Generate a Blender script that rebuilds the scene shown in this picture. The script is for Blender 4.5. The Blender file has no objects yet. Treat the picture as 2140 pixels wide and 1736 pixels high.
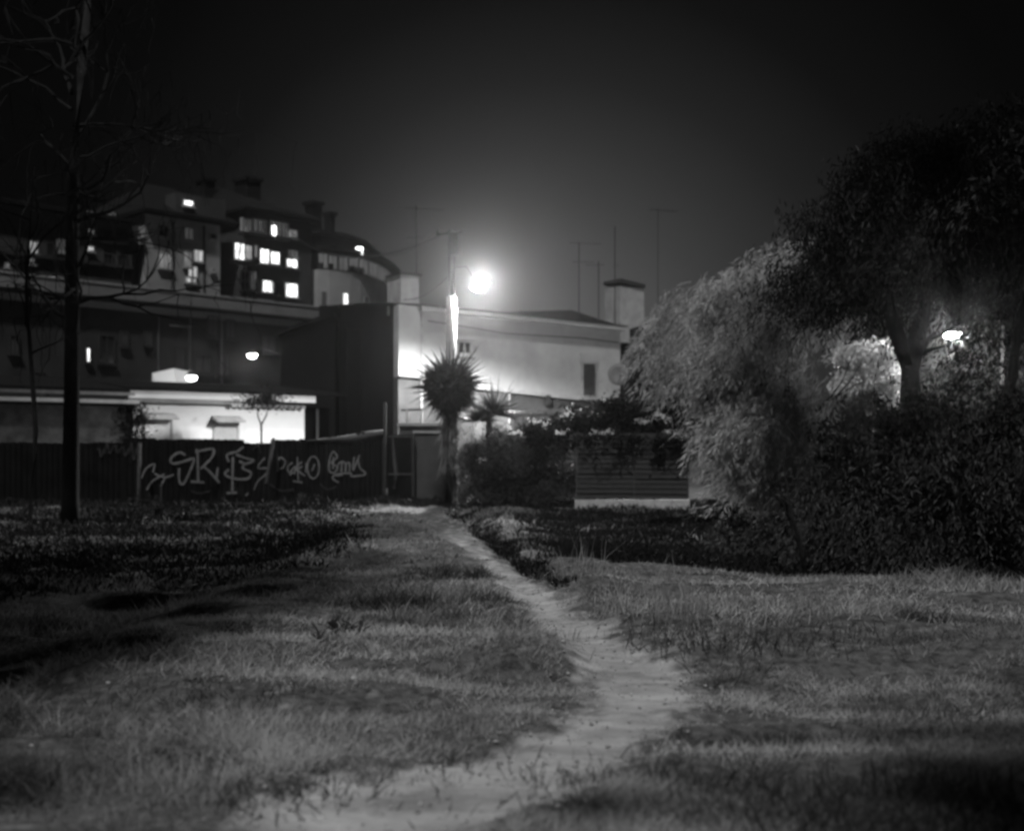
import bpy, math, random
import numpy as np
from mathutils import Vector
R = math.radians
random.seed(7)
rng = np.random.default_rng(11)
scene = bpy.context.scene
COL = scene.collection

# ------------------------------------------------------------------ camera, night sky, light, exposure
F, CX, HY, EYE = 2461.0, 1070.0, 942.0, 1.6        # lens constant, centre column, horizon row, eye height
cam_d = bpy.data.cameras.new('camera'); cam = bpy.data.objects.new('camera', cam_d); COL.objects.link(cam)
cam.location = (0, 0, EYE); cam.rotation_euler = (R(90), 0, 0)
cam_d.sensor_width = 36; cam_d.lens = F / 2140 * 36; cam_d.shift_y = 74 / 2140
cam_d.clip_start = 0.05; cam_d.clip_end = 2000
cam_d.dof.use_dof = True; cam_d.dof.focus_distance = 13.0; cam_d.dof.aperture_fstop = 1.1
scene.camera = cam
SUN_EL, SUN_AZ, SUN_STR = 60.0, 190.0, 2.6           # a high moon behind the photographer's left shoulder; azimuth clockwise from +Y
SKY_STR, EXPOSURE = 1.0, 0.0
HAZE_D, HAZE_G = 0.00065, 0.94
LAMP_SPOT, LAMP_POINT, LAMP_FRONT = 24000.0, 550.0, 3200.0

world = bpy.data.worlds.new('World'); scene.world = world; world.use_nodes = True
nt = world.node_tree; nt.nodes.clear()
tc = nt.nodes.new('ShaderNodeTexCoord'); dot = nt.nodes.new('ShaderNodeVectorMath'); dot.operation = 'DOT_PRODUCT'
gdir = Vector((0.035, 1.0, 0.055)).normalized()      # the glow of the town beyond the houses
dot.inputs[1].default_value = gdir
ramp = nt.nodes.new('ShaderNodeValToRGB'); bg = nt.nodes.new('ShaderNodeBackground'); wo = nt.nodes.new('ShaderNodeOutputWorld')
nt.links.new(tc.outputs['Generated'], dot.inputs[0]); acs = nt.nodes.new('ShaderNodeMath'); acs.operation = 'ARCCOSINE'; nt.links.new(dot.outputs['Value'], acs.inputs[0]); nt.links.new(acs.outputs[0], ramp.inputs[0])
nt.links.new(ramp.outputs[0], bg.inputs[0]); nt.links.new(bg.outputs[0], wo.inputs[0]); bg.inputs[1].default_value = SKY_STR
er = ramp.color_ramp; er.interpolation = 'LINEAR'
def stop(p, v, first=None):
    e = er.elements[first] if first is not None else er.elements.new(p)
    e.position = p; e.color = (v, v, v, 1)
stop(0.0, 0.11, 0); stop(1.0, 0.001, 1)
for a_, v_ in ((.08, .078), (.15, .044), (.20, .027), (.25, .014), (.325, .0046), (.42, .0018), (.6, .0012)): stop(a_, v_)

sun_d = bpy.data.lights.new('moon_light', 'SUN'); sun = bpy.data.objects.new('moon_light', sun_d); COL.objects.link(sun)
sun_d.energy = SUN_STR; sun_d.angle = R(3.0)
sv = Vector((math.sin(R(SUN_AZ)) * math.cos(R(SUN_EL)), math.cos(R(SUN_AZ)) * math.cos(R(SUN_EL)), math.sin(R(SUN_EL))))
sun.rotation_euler = sv.to_track_quat('Z', 'Y').to_euler(); sun.location = (0, 0, 60)
scene.view_settings.view_transform = 'Standard'; scene.view_settings.look = 'None'
scene.view_settings.exposure = EXPOSURE; scene.view_settings.gamma = 1; scene.view_settings.use_curve_mapping = False
cy = scene.cycles
cy.use_denoising = True; cy.denoiser = 'OPENIMAGEDENOISE'; cy.max_bounces = 5; cy.diffuse_bounces = 2; cy.glossy_bounces = 2
cy.volume_bounces = 0; cy.transparent_max_bounces = 6; cy.sample_clamp_indirect = 3.0; cy.filter_width = 2.7
cy.caustics_reflective = False; cy.caustics_refractive = False

# ------------------------------------------------------------------ helpers
def pt(x, y, Y):                      # the point at distance Y that a sight line through column x, row y meets
    return Vector(((x - CX) / F * Y, Y, EYE + (HY - y) / F * Y))
WL = {}
def tag(o, label=None, cat=None, group=None, kind=None):
    if label: o['label'] = label
    if cat: o['category'] = cat
    if group: o['group'] = group
    if kind: o['kind'] = kind
    return o
def thing(name, loc, label, cat, group=None):
    o = bpy.data.objects.new(name, None); o.empty_display_size = 0.2; COL.objects.link(o); o.location = loc
    WL[o.name] = Vector(loc)
    return tag(o, label, cat, group)
def link(name, me, mat, parent=None, base=None):
    if mat is not None: me.materials.append(mat)
    o = bpy.data.objects.new(name, me); COL.objects.link(o)
    if parent is not None:
        o.parent = parent; WL[o.name] = WL[parent.name]
        if base is not None: o.location = base
    else:
        b = Vector(base) if base is not None else Vector((0, 0, 0)); o.location = b; WL[o.name] = b
    return o
class MB:
    def __init__(s): s.v = []; s.f = []
    def box(s, x0, x1, y0, y1, z0, z1):
        n = len(s.v)
        s.v += [(x0,y0,z0),(x1,y0,z0),(x1,y1,z0),(x0,y1,z0),(x0,y0,z1),(x1,y0,z1),(x1,y1,z1),(x0,y1,z1)]
        s.f += [(n,n+3,n+2,n+1),(n+4,n+5,n+6,n+7),(n,n+1,n+5,n+4),(n+1,n+2,n+6,n+5),(n+2,n+3,n+7,n+6),(n+3,n,n+4,n+7)]
        return s
    def prism(s, poly, ext):
        n = len(s.v); k = len(poly); e = Vector(ext)
        s.v += [tuple(p) for p in poly] + [tuple(Vector(p) + e) for p in poly]
        s.f.append(tuple(range(n, n + k))); s.f.append(tuple(range(n + 2 * k - 1, n + k - 1, -1)))
        for i in range(k):
            j = (i + 1) % k; s.f.append((n + i, n + k + i, n + k + j, n + j))
        return s
    def tube(s, pts, rad, n=6, cap=True):
        pts = [Vector(p) for p in pts]
        if not isinstance(rad, (list, tuple)): rad = [rad] * len(pts)
        b = len(s.v)
        for i, p in enumerate(pts):
            d = (pts[min(i + 1, len(pts) - 1)] - pts[max(i - 1, 0)])
            d = d.normalized() if d.length > 1e-9 else Vector((0, 0, 1))
            a = d.cross(Vector((0, 0, 1)));
            if a.length < 0.05: a = d.cross(Vector((1, 0, 0)))
            a.normalize(); c = d.cross(a)
            for k in range(n):
                t = 2 * math.pi * k / n
                s.v.append(tuple(p + (a * math.cos(t) + c * math.sin(t)) * rad[i]))
        for i in range(len(pts) - 1):
            for k in range(n):
                k2 = (k + 1) % n
                s.f.append((b + i*n + k, b + i*n + k2, b + (i+1)*n + k2, b + (i+1)*n + k))
        if cap:
            s.f.append(tuple(b + k for k in range(n - 1, -1, -1))); e = b + (len(pts) - 1) * n
            s.f.append(tuple(e + k for k in range(n)))
        return s
    def lathe(s, c, prof, n=12):
        b = len(s.v)
        for r, z in prof:
            for k in range(n):
                t = 2 * math.pi * k / n; s.v.append((c[0] + r*math.cos(t), c[1] + r*math.sin(t), c[2] + z))
        for i in range(len(prof) - 1):
            for k in range(n):
                k2 = (k+1) % n; s.f.append((b+i*n+k, b+i*n+k2, b+(i+1)*n+k2, b+(i+1)*n+k))
        s.f.append(tuple(b+k for k in range(n-1, -1, -1))); s.f.append(tuple(b+(len(prof)-1)*n+k for k in range(n)))
        return s
    def build(s, name, mat, parent=None, base=None, fr=None, smooth=False):
        v = [fr.w(*p) for p in s.v] if fr is not None else [Vector(p) for p in s.v]
        off = WL[parent.name] if parent is not None else (Vector(base) if base is not None else Vector((0, 0, 0)))
        me = bpy.data.meshes.new(name); me.from_pydata([tuple(p - off) for p in v], [], s.f); me.update()
        if smooth: me.polygons.foreach_set('use_smooth', [True] * len(me.polygons))
        return link(name, me, mat, parent, None if parent is not None else base)
class Frame:                           # a facade: u runs along it, d sticks out of it, z is height
    def __init__(s, x0, Y0, x1, Y1):
        s.a = pt(x0, HY, Y0); s.a.z = 0; b = pt(x1, HY, Y1); b.z = 0
        s.u = (b - s.a).normalized(); s.len = (b - s.a).length; s.n = Vector((s.u.y, -s.u.x, 0))
    def w(s, u, d, z): return s.a + s.u * u + s.n * d + Vector((0, 0, z))
    def uz(s, x, y, d=0):              # facade coordinates seen at column x, row y
        r = Vector(((x - CX) / F, 1, (HY - y) / F)); a = s.a + s.n * d
        t = a.dot(s.n) / Vector((r.x, r.y, 0)).dot(s.n); p = r * t
        return (p - a).dot(s.u), p.z + EYE
    def rect(s, x0, x1, y0, y1, d=0):
        xm = (x0 + x1) / 2
        return s.uz(x0, y0, d)[0], s.uz(x1, y0, d)[0], s.uz(xm, y1, d)[1], s.uz(xm, y0, d)[1]
def hashn(ix, iy, seed):
    h = (ix * 374761393 + iy * 668265263 + seed * 1442695041) & 0xffffffff
    h = ((h ^ (h >> 13)) * 1274126177) & 0xffffffff
    return ((h ^ (h >> 16)) & 0xffff) / 65535.0
def vnoise(x, y, sc, seed=0):
    x = np.asarray(x, float) / sc; y = np.asarray(y, float) / sc
    ix = np.floor(x).astype(np.int64); iy = np.floor(y).astype(np.int64); fx = x - ix; fy = y - iy
    fx = fx*fx*(3-2*fx); fy = fy*fy*(3-2*fy)
    a = hashn(ix, iy, seed); b = hashn(ix+1, iy, seed); c = hashn(ix, iy+1, seed); d = hashn(ix+1, iy+1, seed)
    return (a*(1-fx)+b*fx)*(1-fy) + (c*(1-fx)+d*fx)*fy
def sstep(a, b, x):
    t = np.clip((np.asarray(x, float) - a) / (b - a), 0, 1); return t*t*(3-2*t)

# path edges, given as rows of the photograph, turned into ground distances
_rows = [(1900,150,800),(1736,430,1010),(1680,560,1095),(1640,720,1150),(1600,860,1225),(1560,960,1310),(1500,1150,1400),(1450,1210,1440),
         (1400,1225,1425),(1350,1195,1330),(1300,1135,1240),(1250,1078,1160),(1200,1032,1095),(1160,985,1040),(1130,932,1000),(1100,885,955),(1070,848,900),(1055,828,878)]
_py = np.array([F*EYE/(r[0]-HY) for r in _rows]); _pl = np.array([(r[1]-CX)/F for r in _rows])*_py; _pr = np.array([(r[2]-CX)/F for r in _rows])*_py
def pathL(y): return np.interp(y, _py, _pl) + 0.22*(vnoise(y*0+3, y, 0.5, 5)-0.5)
def pathR(y): return np.interp(y, _py, _pr) + 0.22*(vnoise(y*0+9, y, 0.45, 6)-0.5)
def path_in(x, y):                     # metres inside the path edge (negative outside)
    return np.minimum(x - pathL(y), pathR(y) - x) * (y < 34.5) - 5.0*(y >= 34.5)
def crest(x): return 17.2 - 0.55*np.clip(x, -2, 9)
def ditch(x, y):                       # a shallow ditch along the right side of the narrow path
    c = np.interp(y, _py, _pr) + 0.020*y; return np.exp(-((x-c)/(0.014*y))**2)*sstep(12.5, 15.5, y)*(1-sstep(30, 33, y))
def ground(x, y):
    x = np.asarray(x, float); y = np.asarray(y, float)
    z = 0.22*(vnoise(x, y*1.8, 2.4, 1)-0.5)*sstep(3, 7, y) + 0.15*(vnoise(x*.8, y*2.2, 0.8, 2)-0.5)*sstep(2, 5, y) + 0.03*(vnoise(x, y, 0.3, 3)-0.5)
    pin = path_in(x, y); z = z*(1-0.75*sstep(-0.3, 0.25, pin)) - 0.07*sstep(-0.25, 0.2, pin)
    z = z*(1-sstep(30, 34, y)); c = crest(x); side = sstep(-0.5, 1.5, x)
    z = z + side*(-0.32*sstep(0, 2.2, y-c) + 0.4*sstep(5, 15, y-c)) + (1-side)*0.12*sstep(20, 32, y)
    z = z - sstep(-2.8, -4.5, x)*0.25*(1-sstep(18, 30, y))*sstep(5, 9, y)
    z = z - 0.22*ditch(x, y)
    hill = sstep(6, -10, x)*3.0*sstep(50, 64, y)
    return z + hill
def gz(x, y): return float(ground(np.array([x]), np.array([y]))[0])

# ------------------------------------------------------------------ materials
def mat(name, col, rough=0.85, var=0.25, scale=4.0, bump=0.0, bscale=30.0, spec=0.2, detail=5, streak=None, metal=0.0):
    m = bpy.data.materials.new(name); m.use_nodes = True; n = m.node_tree; b = n.nodes['Principled BSDF']
    b.inputs['Roughness'].default_value = rough; b.inputs['Specular IOR Level'].default_value = spec; b.inputs['Metallic'].default_value = metal
    t = n.nodes.new('ShaderNodeTexCoord'); mp = n.nodes.new('ShaderNodeMapping'); nz = n.nodes.new('ShaderNodeTexNoise'); cr = n.nodes.new('ShaderNodeValToRGB')
    n.links.new(t.outputs['Object'], mp.inputs[0]); n.links.new(mp.outputs[0], nz.inputs['Vector'])
    if streak: mp.inputs['Scale'].default_value = streak
    nz.inputs['Scale'].default_value = scale; nz.inputs['Detail'].default_value = detail; nz.inputs['Roughness'].default_value = 0.65
    lo, hi = col*(1-var), min(0.95, col*(1+var))
    cr.color_ramp.elements[0].position = 0.3; cr.color_ramp.elements[0].color = (lo, lo, lo, 1)
    cr.color_ramp.elements[1].position = 0.7; cr.color_ramp.elements[1].color = (hi, hi, hi, 1)
    n.links.new(nz.outputs['Fac'], cr.inputs[0]); n.links.new(cr.outputs[0], b.inputs['Base Color'])
    if bump:
        nb = n.nodes.new('ShaderNodeTexNoise'); nb.inputs['Scale'].default_value = bscale; nb.inputs['Detail'].default_value = 4
        bp = n.nodes.new('ShaderNodeBump'); bp.inputs['Strength'].default_value = bump; bp.inputs['Distance'].default_value = 0.03
        n.links.new(t.outputs['Object'], nb.inputs['Vector']); n.links.new(nb.outputs['Fac'], bp.inputs['Height']); n.links.new(bp.outputs[0], b.inputs['Normal'])
    return m
def leaf_mat(name, col, var=0.5, rough=0.6, trans=0.25):
    m = bpy.data.materials.new(name); m.use_nodes = True; n = m.node_tree; b = n.nodes['Principled BSDF']
    b.inputs['Roughness'].default_value = rough; b.inputs['Specular IOR Level'].default_value = 0.08
    a = n.nodes.new('ShaderNodeAttribute'); a.attribute_name = 'rnd'; mr = n.nodes.new('ShaderNodeMapRange')
    mr.inputs['To Min'].default_value = col*(1-var); mr.inputs['To Max'].default_value = col*(1+var)
    n.links.new(a.outputs['Fac'], mr.inputs['Value']); n.links.new(mr.outputs[0], b.inputs['Base Color'])
    tr = n.nodes.new('ShaderNodeBsdfTranslucent'); mx = n.nodes.new('ShaderNodeMixShader'); mx.inputs[0].default_value = trans
    out = n.nodes['Material Output']; n.links.new(mr.outputs[0], tr.inputs[0]); n.links.new(b.outputs[0], mx.inputs[1]); n.links.new(tr.outputs[0], mx.inputs[2]); n.links.new(mx.outputs[0], out.inputs[0])
    return m
def emit(name, strength, var=0.0, scale=(6, 6, 1)):
    m = bpy.data.materials.new(name); m.use_nodes = True; n = m.node_tree; n.nodes.clear()
    e = n.nodes.new('ShaderNodeEmission'); o = n.nodes.new('ShaderNodeOutputMaterial'); n.links.new(e.outputs[0], o.inputs[0])
    e.inputs['Strength'].default_value = strength
    if var:
        t = n.nodes.new('ShaderNodeTexCoord'); mp = n.nodes.new('ShaderNodeMapping'); mp.inputs['Scale'].default_value = scale
        nz = n.nodes.new('ShaderNodeTexNoise'); nz.inputs['Scale'].default_value = 1.0; nz.inputs['Detail'].default_value = 3; mr = n.nodes.new('ShaderNodeMapRange')
        mr.inputs['From Min'].default_value = 0.3; mr.inputs['From Max'].default_value = 0.7
        mr.inputs['To Min'].default_value = strength*(1-var); mr.inputs['To Max'].default_value = strength*(1+var)
        n.links.new(t.outputs['Object'], mp.inputs[0]); n.links.new(mp.outputs[0], nz.inputs['Vector']); n.links.new(nz.outputs['Fac'], mr.inputs['Value']); n.links.new(mr.outputs[0], e.inputs['Strength'])
    return m
def earth(name):                       # bare trodden dirt where attribute 'trod' is 1, matted dead grass where it is 0
    m = mat(name, 0.29, 0.95, 0.42, 1.6, 0.8, 22, streak=(1, 2.2, 1)); n = m.node_tree; b = n.nodes['Principled BSDF']; old = b.inputs['Base Color'].links[0].from_socket
    t = n.nodes.new('ShaderNodeTexCoord'); nz = n.nodes.new('ShaderNodeTexNoise'); nz.inputs['Scale'].default_value = 9; nz.inputs['Detail'].default_value = 6; nz.inputs['Roughness'].default_value = .7
    n.links.new(t.outputs['Object'], nz.inputs['Vector']); cr = n.nodes.new('ShaderNodeValToRGB'); n.links.new(nz.outputs['Fac'], cr.inputs[0])
    cr.color_ramp.elements[0].position = .35; cr.color_ramp.elements[0].color = (.02, .02, .02, 1); cr.color_ramp.elements[1].position = .7; cr.color_ramp.elements[1].color = (.12, .12, .12, 1)
    a = n.nodes.new('ShaderNodeAttribute'); a.attribute_name = 'trod_dimmed'; ad = n.nodes.new('ShaderNodeMath'); ad.operation = 'ADD'; n.links.new(a.outputs['Fac'], ad.inputs[0])
    n2 = n.nodes.new('ShaderNodeTexNoise'); n2.inputs['Scale'].default_value = 5; n2.inputs['Detail'].default_value = 5; n.links.new(t.outputs['Object'], n2.inputs['Vector'])
    m2 = n.nodes.new('ShaderNodeMapRange'); m2.inputs['From Min'].default_value = .3; m2.inputs['From Max'].default_value = .7; m2.inputs['To Min'].default_value = -.45; m2.inputs['To Max'].default_value = .45; n.links.new(n2.outputs['Fac'], m2.inputs['Value']); n.links.new(m2.outputs[0], ad.inputs[1])
    mr = n.nodes.new('ShaderNodeMapRange'); mr.inputs['From Min'].default_value = .2; mr.inputs['From Max'].default_value = .8; n.links.new(ad.outputs[0], mr.inputs['Value'])
    mx = n.nodes.new('ShaderNodeMix'); mx.data_type = 'RGBA'; n.links.new(mr.outputs[0], mx.inputs[0]); n.links.new(cr.outputs[0], mx.inputs[6]); n.links.new(old, mx.inputs[7]); n.links.new(mx.outputs[2], b.inputs['Base Color']); return m
def trod_dimmed(o, x, y):
    a = o.data.attributes.new('trod_dimmed', 'FLOAT', 'POINT'); a.data.foreach_set('value', (sstep(-.30, .22, path_in(x, y))*(1-.75*sstep(11, 24, y))).astype(np.float32))  # fade with distance puts the far path's dimmer light into its colour
M = dict(
    soil=earth('meadow_earth'),
    hwall=mat('ochre_render', 0.33, 0.9, 0.17, 0.9, 0.25, 20), panel=mat('pale_panel_paint', 0.11, 0.9, 0.25, 2.0, 0.2, 20), hlow=mat('grey_render', 0.055, 0.9, 0.25, 2.0, 0.3, 20), hside=mat('unlit_side_render', 0.010, 0.95, 0.35, 0.6, 0.3, 14, spec=.02),  # hside: shade of the unlit walls put into a near-black colour
    trim=mat('weathered_trim', 0.30, 0.8, 0.3, 3, 0.2, 25), white=mat('white_paint', 0.66, 0.85, 0.05, 1.5, 0.15, 25), whitetrim=mat('white_trim', 0.40, 0.7, 0.15, 5),
    ivywall=mat('stained_wall', 0.035, 0.95, 0.6, 2.2, 0.4, 12), roof=mat('dark_roof_tile', 0.01, 0.95, 0.4, 5, 0.3, 20, spec=0.05), tile=mat('clay_tile', 0.16, 0.8, 0.35, 8, 0.3, 30),
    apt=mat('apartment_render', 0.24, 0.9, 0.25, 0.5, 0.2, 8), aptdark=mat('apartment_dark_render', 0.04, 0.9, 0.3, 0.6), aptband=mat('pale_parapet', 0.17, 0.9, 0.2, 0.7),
    terr=mat('terrace_render', 0.026, 0.9, 0.35, 0.6), frame=mat('window_frame_paint', 0.45, 0.6, 0.15, 8), glass=mat('dark_glass', 0.02, 0.12, 0.2, 3, spec=0.6),
    paleglass=mat('pale_blind', 0.38, 0.5, 0.2, 3, streak=(1, 1, 4)), shutter=mat('dark_shutter', 0.05, 0.7, 0.3, 10), metal=mat('dull_metal', 0.10, 0.55, 0.3, 8, metal=0.5, spec=0.4),
    dark=mat('dark_iron', 0.03, 0.6, 0.3, 8), concrete=mat('pale_concrete', 0.42, 0.9, 0.2, 6, 0.3, 30), sheet=mat('painted_sheet', 0.008, 0.8, 0.45, 1.6, 0.2, 14, spec=0.03),
    faded=mat('faded_paint', 0.035, 0.9, 0.5, 6), spray=mat('sprayed_paint', 0.14, 0.8, 0.35, 9), post=mat('grey_post', 0.06, 0.9, 0.35, 8, 0.3, 30), slat=mat('weathered_slat', 0.03, 0.85, 0.4, 3, 0.3, 20, streak=(1, 1, 8)),
    brick=mat('pale_block', 0.22, 0.9, 0.35, 6, 0.5, 25), bark=mat('rough_bark', 0.012, 0.98, 0.5, 6, 0.7, 16, streak=(1, 1, 0.3)), barkp=mat('pale_bark', 0.009, 0.95, 0.5, 5, 0.6, 14),
    stone=mat('pale_stone', 0.40, 0.9, 0.25, 8, 0.4, 30), cable=mat('black_cable', 0.02, 0.6, 0.1), chim=mat('chimney_render', 0.30, 0.9, 0.25, 2, 0.3, 15),
    dish=mat('dish_paint', 0.12, 0.6, 0.1, 6), straw=leaf_mat('dead_frond', 0.14, 0.5, 0.8, 0.1),
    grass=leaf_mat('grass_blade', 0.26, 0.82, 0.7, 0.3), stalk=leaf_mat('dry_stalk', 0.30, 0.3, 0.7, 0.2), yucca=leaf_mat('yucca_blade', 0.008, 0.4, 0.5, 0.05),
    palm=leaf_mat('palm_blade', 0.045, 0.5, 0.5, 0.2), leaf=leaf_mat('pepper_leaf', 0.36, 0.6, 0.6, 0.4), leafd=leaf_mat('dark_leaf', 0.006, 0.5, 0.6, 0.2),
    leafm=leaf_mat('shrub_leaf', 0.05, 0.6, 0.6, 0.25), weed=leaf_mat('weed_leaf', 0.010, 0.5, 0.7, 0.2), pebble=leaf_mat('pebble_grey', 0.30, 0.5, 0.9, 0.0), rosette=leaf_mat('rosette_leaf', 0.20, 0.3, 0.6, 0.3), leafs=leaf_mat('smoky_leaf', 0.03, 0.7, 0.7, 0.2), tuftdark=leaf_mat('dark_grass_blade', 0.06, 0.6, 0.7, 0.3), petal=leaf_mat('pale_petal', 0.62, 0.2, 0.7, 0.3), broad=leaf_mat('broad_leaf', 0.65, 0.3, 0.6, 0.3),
)
E = dict(reflglow=emit('painted_glow_pane', 0.085, 0.25, (1, 1, 1)), bright=emit('lit_window', 2.2, 0.75, (3, 3, .5)), mid=emit('lit_curtain', 0.45, 0.7, (4, 4, .6)), dim=emit('dim_window', 0.16, 0.7, (4, 4, .7)), faint=emit('faint_window', 0.05, 0.6, (4, 4, .7)),
         bulb=emit('lamp_glass', 60.0), bulb2=emit('small_lamp_glass', 30.0), spark=emit('small_bright_light', 5.0))

# ------------------------------------------------------------------ ground and path
def grid_mesh(name, xs, ys, zf, m, kind='structure'):
    X, Y = np.meshgrid(xs, ys); Z = zf(X, Y); nx, ny = len(xs), len(ys)
    v = np.stack([X, Y, Z], -1).reshape(-1, 3); i = np.arange((ny-1)*(nx-1)); r = i // (nx-1); c = i % (nx-1); a = r*nx + c
    me = bpy.data.meshes.new(name); me.vertices.add(len(v)); me.vertices.foreach_set('co', v.ravel())
    q = np.stack([a, a+1, a+nx+1, a+nx], -1); me.loops.add(q.size); me.loops.foreach_set('vertex_index', q.ravel()); me.polygons.add(len(q))
    me.polygons.foreach_set('loop_start', np.arange(len(q))*4); me.polygons.foreach_set('loop_total', np.full(len(q), 4)); me.update(calc_edges=True)
    me.polygons.foreach_set('use_smooth', np.ones(len(q), bool)); o = link(name, me, m); o['kind'] = kind; return o
xs = np.unique(np.concatenate([np.linspace(-300, -20, 15), np.linspace(-20, 20, 260), np.linspace(20, 300, 15)]))
ys = np.unique(np.concatenate([np.linspace(-60, 2, 12), np.geomspace(2, 40, 330), np.linspace(40, 100, 50), np.linspace(100, 300, 8)]))
g_o = grid_mesh('ground', xs, ys, ground, M['soil']); _X, _Y = np.meshgrid(xs, ys); trod_dimmed(g_o, _X.ravel(), _Y.ravel())
pys = np.geomspace(2.6, 34.0, 260); t = np.linspace(0, 1, 14)
def path_build():
    L, Rr = pathL(pys)+0.03, pathR(pys)-0.03; X = L[:, None]*(1-t) + Rr[:, None]*t; Y = np.repeat(pys[:, None], 14, 1)
    edge = np.minimum(t, 1-t)*2; Z = ground(X, Y) + 0.012 - 0.03*(edge < 0.01)
    nx = 14; v = np.stack([X, Y, Z], -1).reshape(-1, 3); f = [(r*nx+c, r*nx+c+1, (r+1)*nx+c+1, (r+1)*nx+c) for r in range(len(pys)-1) for c in range(13)]
    me = bpy.data.meshes.new('path'); me.from_pydata(v.tolist(), [], f); me.update(); me.polygons.foreach_set('use_smooth', [True]*len(f))
    o = link('path', me, M['soil']); o['kind'] = 'structure'; trod_dimmed(o, X.ravel(), Y.ravel())
path_build()

o = MB().prism([(-26, 34.45, .15), (24, 34.95, .15), (24, 50, .15), (-26, 50, .15)], (0, 0, .012)).build('yard_pavement', mat('dark_yard_concrete', .035, .95, .4, 2, .3, 20, spec=.05)); o['kind'] = 'structure'
# ------------------------------------------------------------------ blades and leaves as numpy meshes
def tri_mesh(name, V, T, rnd, m, parent=None, base=None):      # V (n,3), T (k,3), rnd per vertex
    off = np.array(WL[parent.name] if parent is not None else (base if base is not None else (0, 0, 0)), float)
    me = bpy.data.meshes.new(name); me.vertices.add(len(V)); me.vertices.foreach_set('co', (V-off).astype(np.float32).ravel())
    me.loops.add(T.size); me.loops.foreach_set('vertex_index', T.astype(np.int32).ravel()); me.polygons.add(len(T))
    me.polygons.foreach_set('loop_start', np.arange(len(T))*3); me.polygons.foreach_set('loop_total', np.full(len(T), 3)); me.update(calc_edges=True)
    a = me.attributes.new('rnd', 'FLOAT', 'POINT'); a.data.foreach_set('value', rnd.astype(np.float32))
    return link(name, me, m, parent, None if parent is not None else base)
def blades(P, D, L, W, bend, g=rng):          # P base, D unit direction, L length, W width; 5 verts, 3 tris each
    n = len(P); side = np.cross(D, g.normal(size=(n, 3))); side /= np.linalg.norm(side, axis=1)[:, None] + 1e-9
    mid = P + D*(L*0.55)[:, None]; B = bend
    tip = P + D*L[:, None] + B*L[:, None]; mid = mid + B*(L*0.25)[:, None]; w = W[:, None]
    V = np.stack([P-side*w*.5, P+side*w*.5, mid-side*w*.4, mid+side*w*.4, tip], 1).reshape(-1, 3)
    i = np.arange(n)[:, None]*5; T = np.concatenate([i+np.array([[0, 1, 3]]), i+np.array([[0, 3, 2]]), i+np.array([[2, 3, 4]])], 0)
    return V, T, np.repeat(g.random(n), 5)
def leaves(P, D, L, W, g=rng):                # diamond leaves: 4 verts, 2 tris
    n = len(P); side = np.cross(D, g.normal(size=(n, 3))); side /= np.linalg.norm(side, axis=1)[:, None] + 1e-9
    nn = np.cross(D, side); m_ = P + D*(L*0.45)[:, None]
    V = np.stack([P, m_-side*(W*.5)[:, None], m_+side*(W*.5)[:, None], P + D*L[:, None] + nn*(L*0.12)[:, None]], 1).reshape(-1, 3)
    i = np.arange(n)[:, None]*4; T = np.concatenate([i+np.array([[0, 1, 2]]), i+np.array([[1, 3, 2]])], 0)
    return V, T, np.repeat(g.random(n), 4)
def unit(a): return a/(np.linalg.norm(a, axis=-1, keepdims=True)+1e-9)

def meadow():
    n = 900000; Y = np.exp(rng.uniform(math.log(3.4), math.log(33.5), n)); X = rng.uniform(-1, 1, n)*(0.47*Y+0.4)
    pin = path_in(X, Y) ; patch = vnoise(X*.7, Y*2.2, 0.9, 21)*0.6 + vnoise(X, Y*1.6, 0.3, 22)*0.4
    keep = rng.random(n) < np.clip(0.05 + 2.0*(patch-0.30), 0.03, 1)
    keep &= (pin < -0.02 - 0.22*rng.random(n)**2) | (rng.random(n) < 0.004 + 0.22*(pin < 0.10))
    keep &= rng.random(n) > .93*sstep(13, 18, Y)*sstep(.2, 2.5, np.interp(Y, _py, _pl)-X); keep &= rng.random(n) > .9*sstep(.5, 4, Y-crest(X))*sstep(.5, 2.5, X-np.interp(Y, _py, _pr))
    keep &= ~((X > 0) & (Y > crest(X)+1.5) & (rng.random(n) < 0.6)); keep &= rng.random(n) > ditch(X, Y)*.8
    X, Y, pin, patch = X[keep], Y[keep], pin[keep], patch[keep]; n = len(X)
    P = np.stack([X, Y, ground(X, Y)-0.01], 1)
    H = (0.02+0.075*rng.random(n)**1.7)*(0.5+1.3*patch)*(1+1.3*(vnoise(X*.8, Y*1.8, 2.2, 31) > 0.6)); H *= np.where(pin > -0.2, 0.45, 1)
    D = rng.normal(size=(n, 3))*np.array([0.5, 0.5, 0.12]) + np.array([0.15, 0, 0.8]); D = unit(D)
    B = rng.normal(size=(n, 3))*0.3; B[:, 2] = -np.abs(B[:, 2])*0.5
    W = np.maximum(0.0032, Y*0.00065)*(0.7+0.6*rng.random(n))
    V, T, r = blades(P, D, H, W, B); big = 0.5*vnoise(P[:, 0]*.7, P[:, 1]*2.6, 0.9, 41) + 0.3*vnoise(P[:, 0]*.6, P[:, 1]*1.5, 3.2, 42) + .2*vnoise(P[:, 0], P[:, 1]*1.5, .3, 43)
    r = np.clip(r*0.3 + np.repeat((big-.5)*2.6+.42, 5), 0, 1)
    tag(tri_mesh('meadow_grass', V, T, r, M['grass']), 'short dry meadow grass either side of the trodden path', 'grass', kind='stuff')
meadow()
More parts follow.
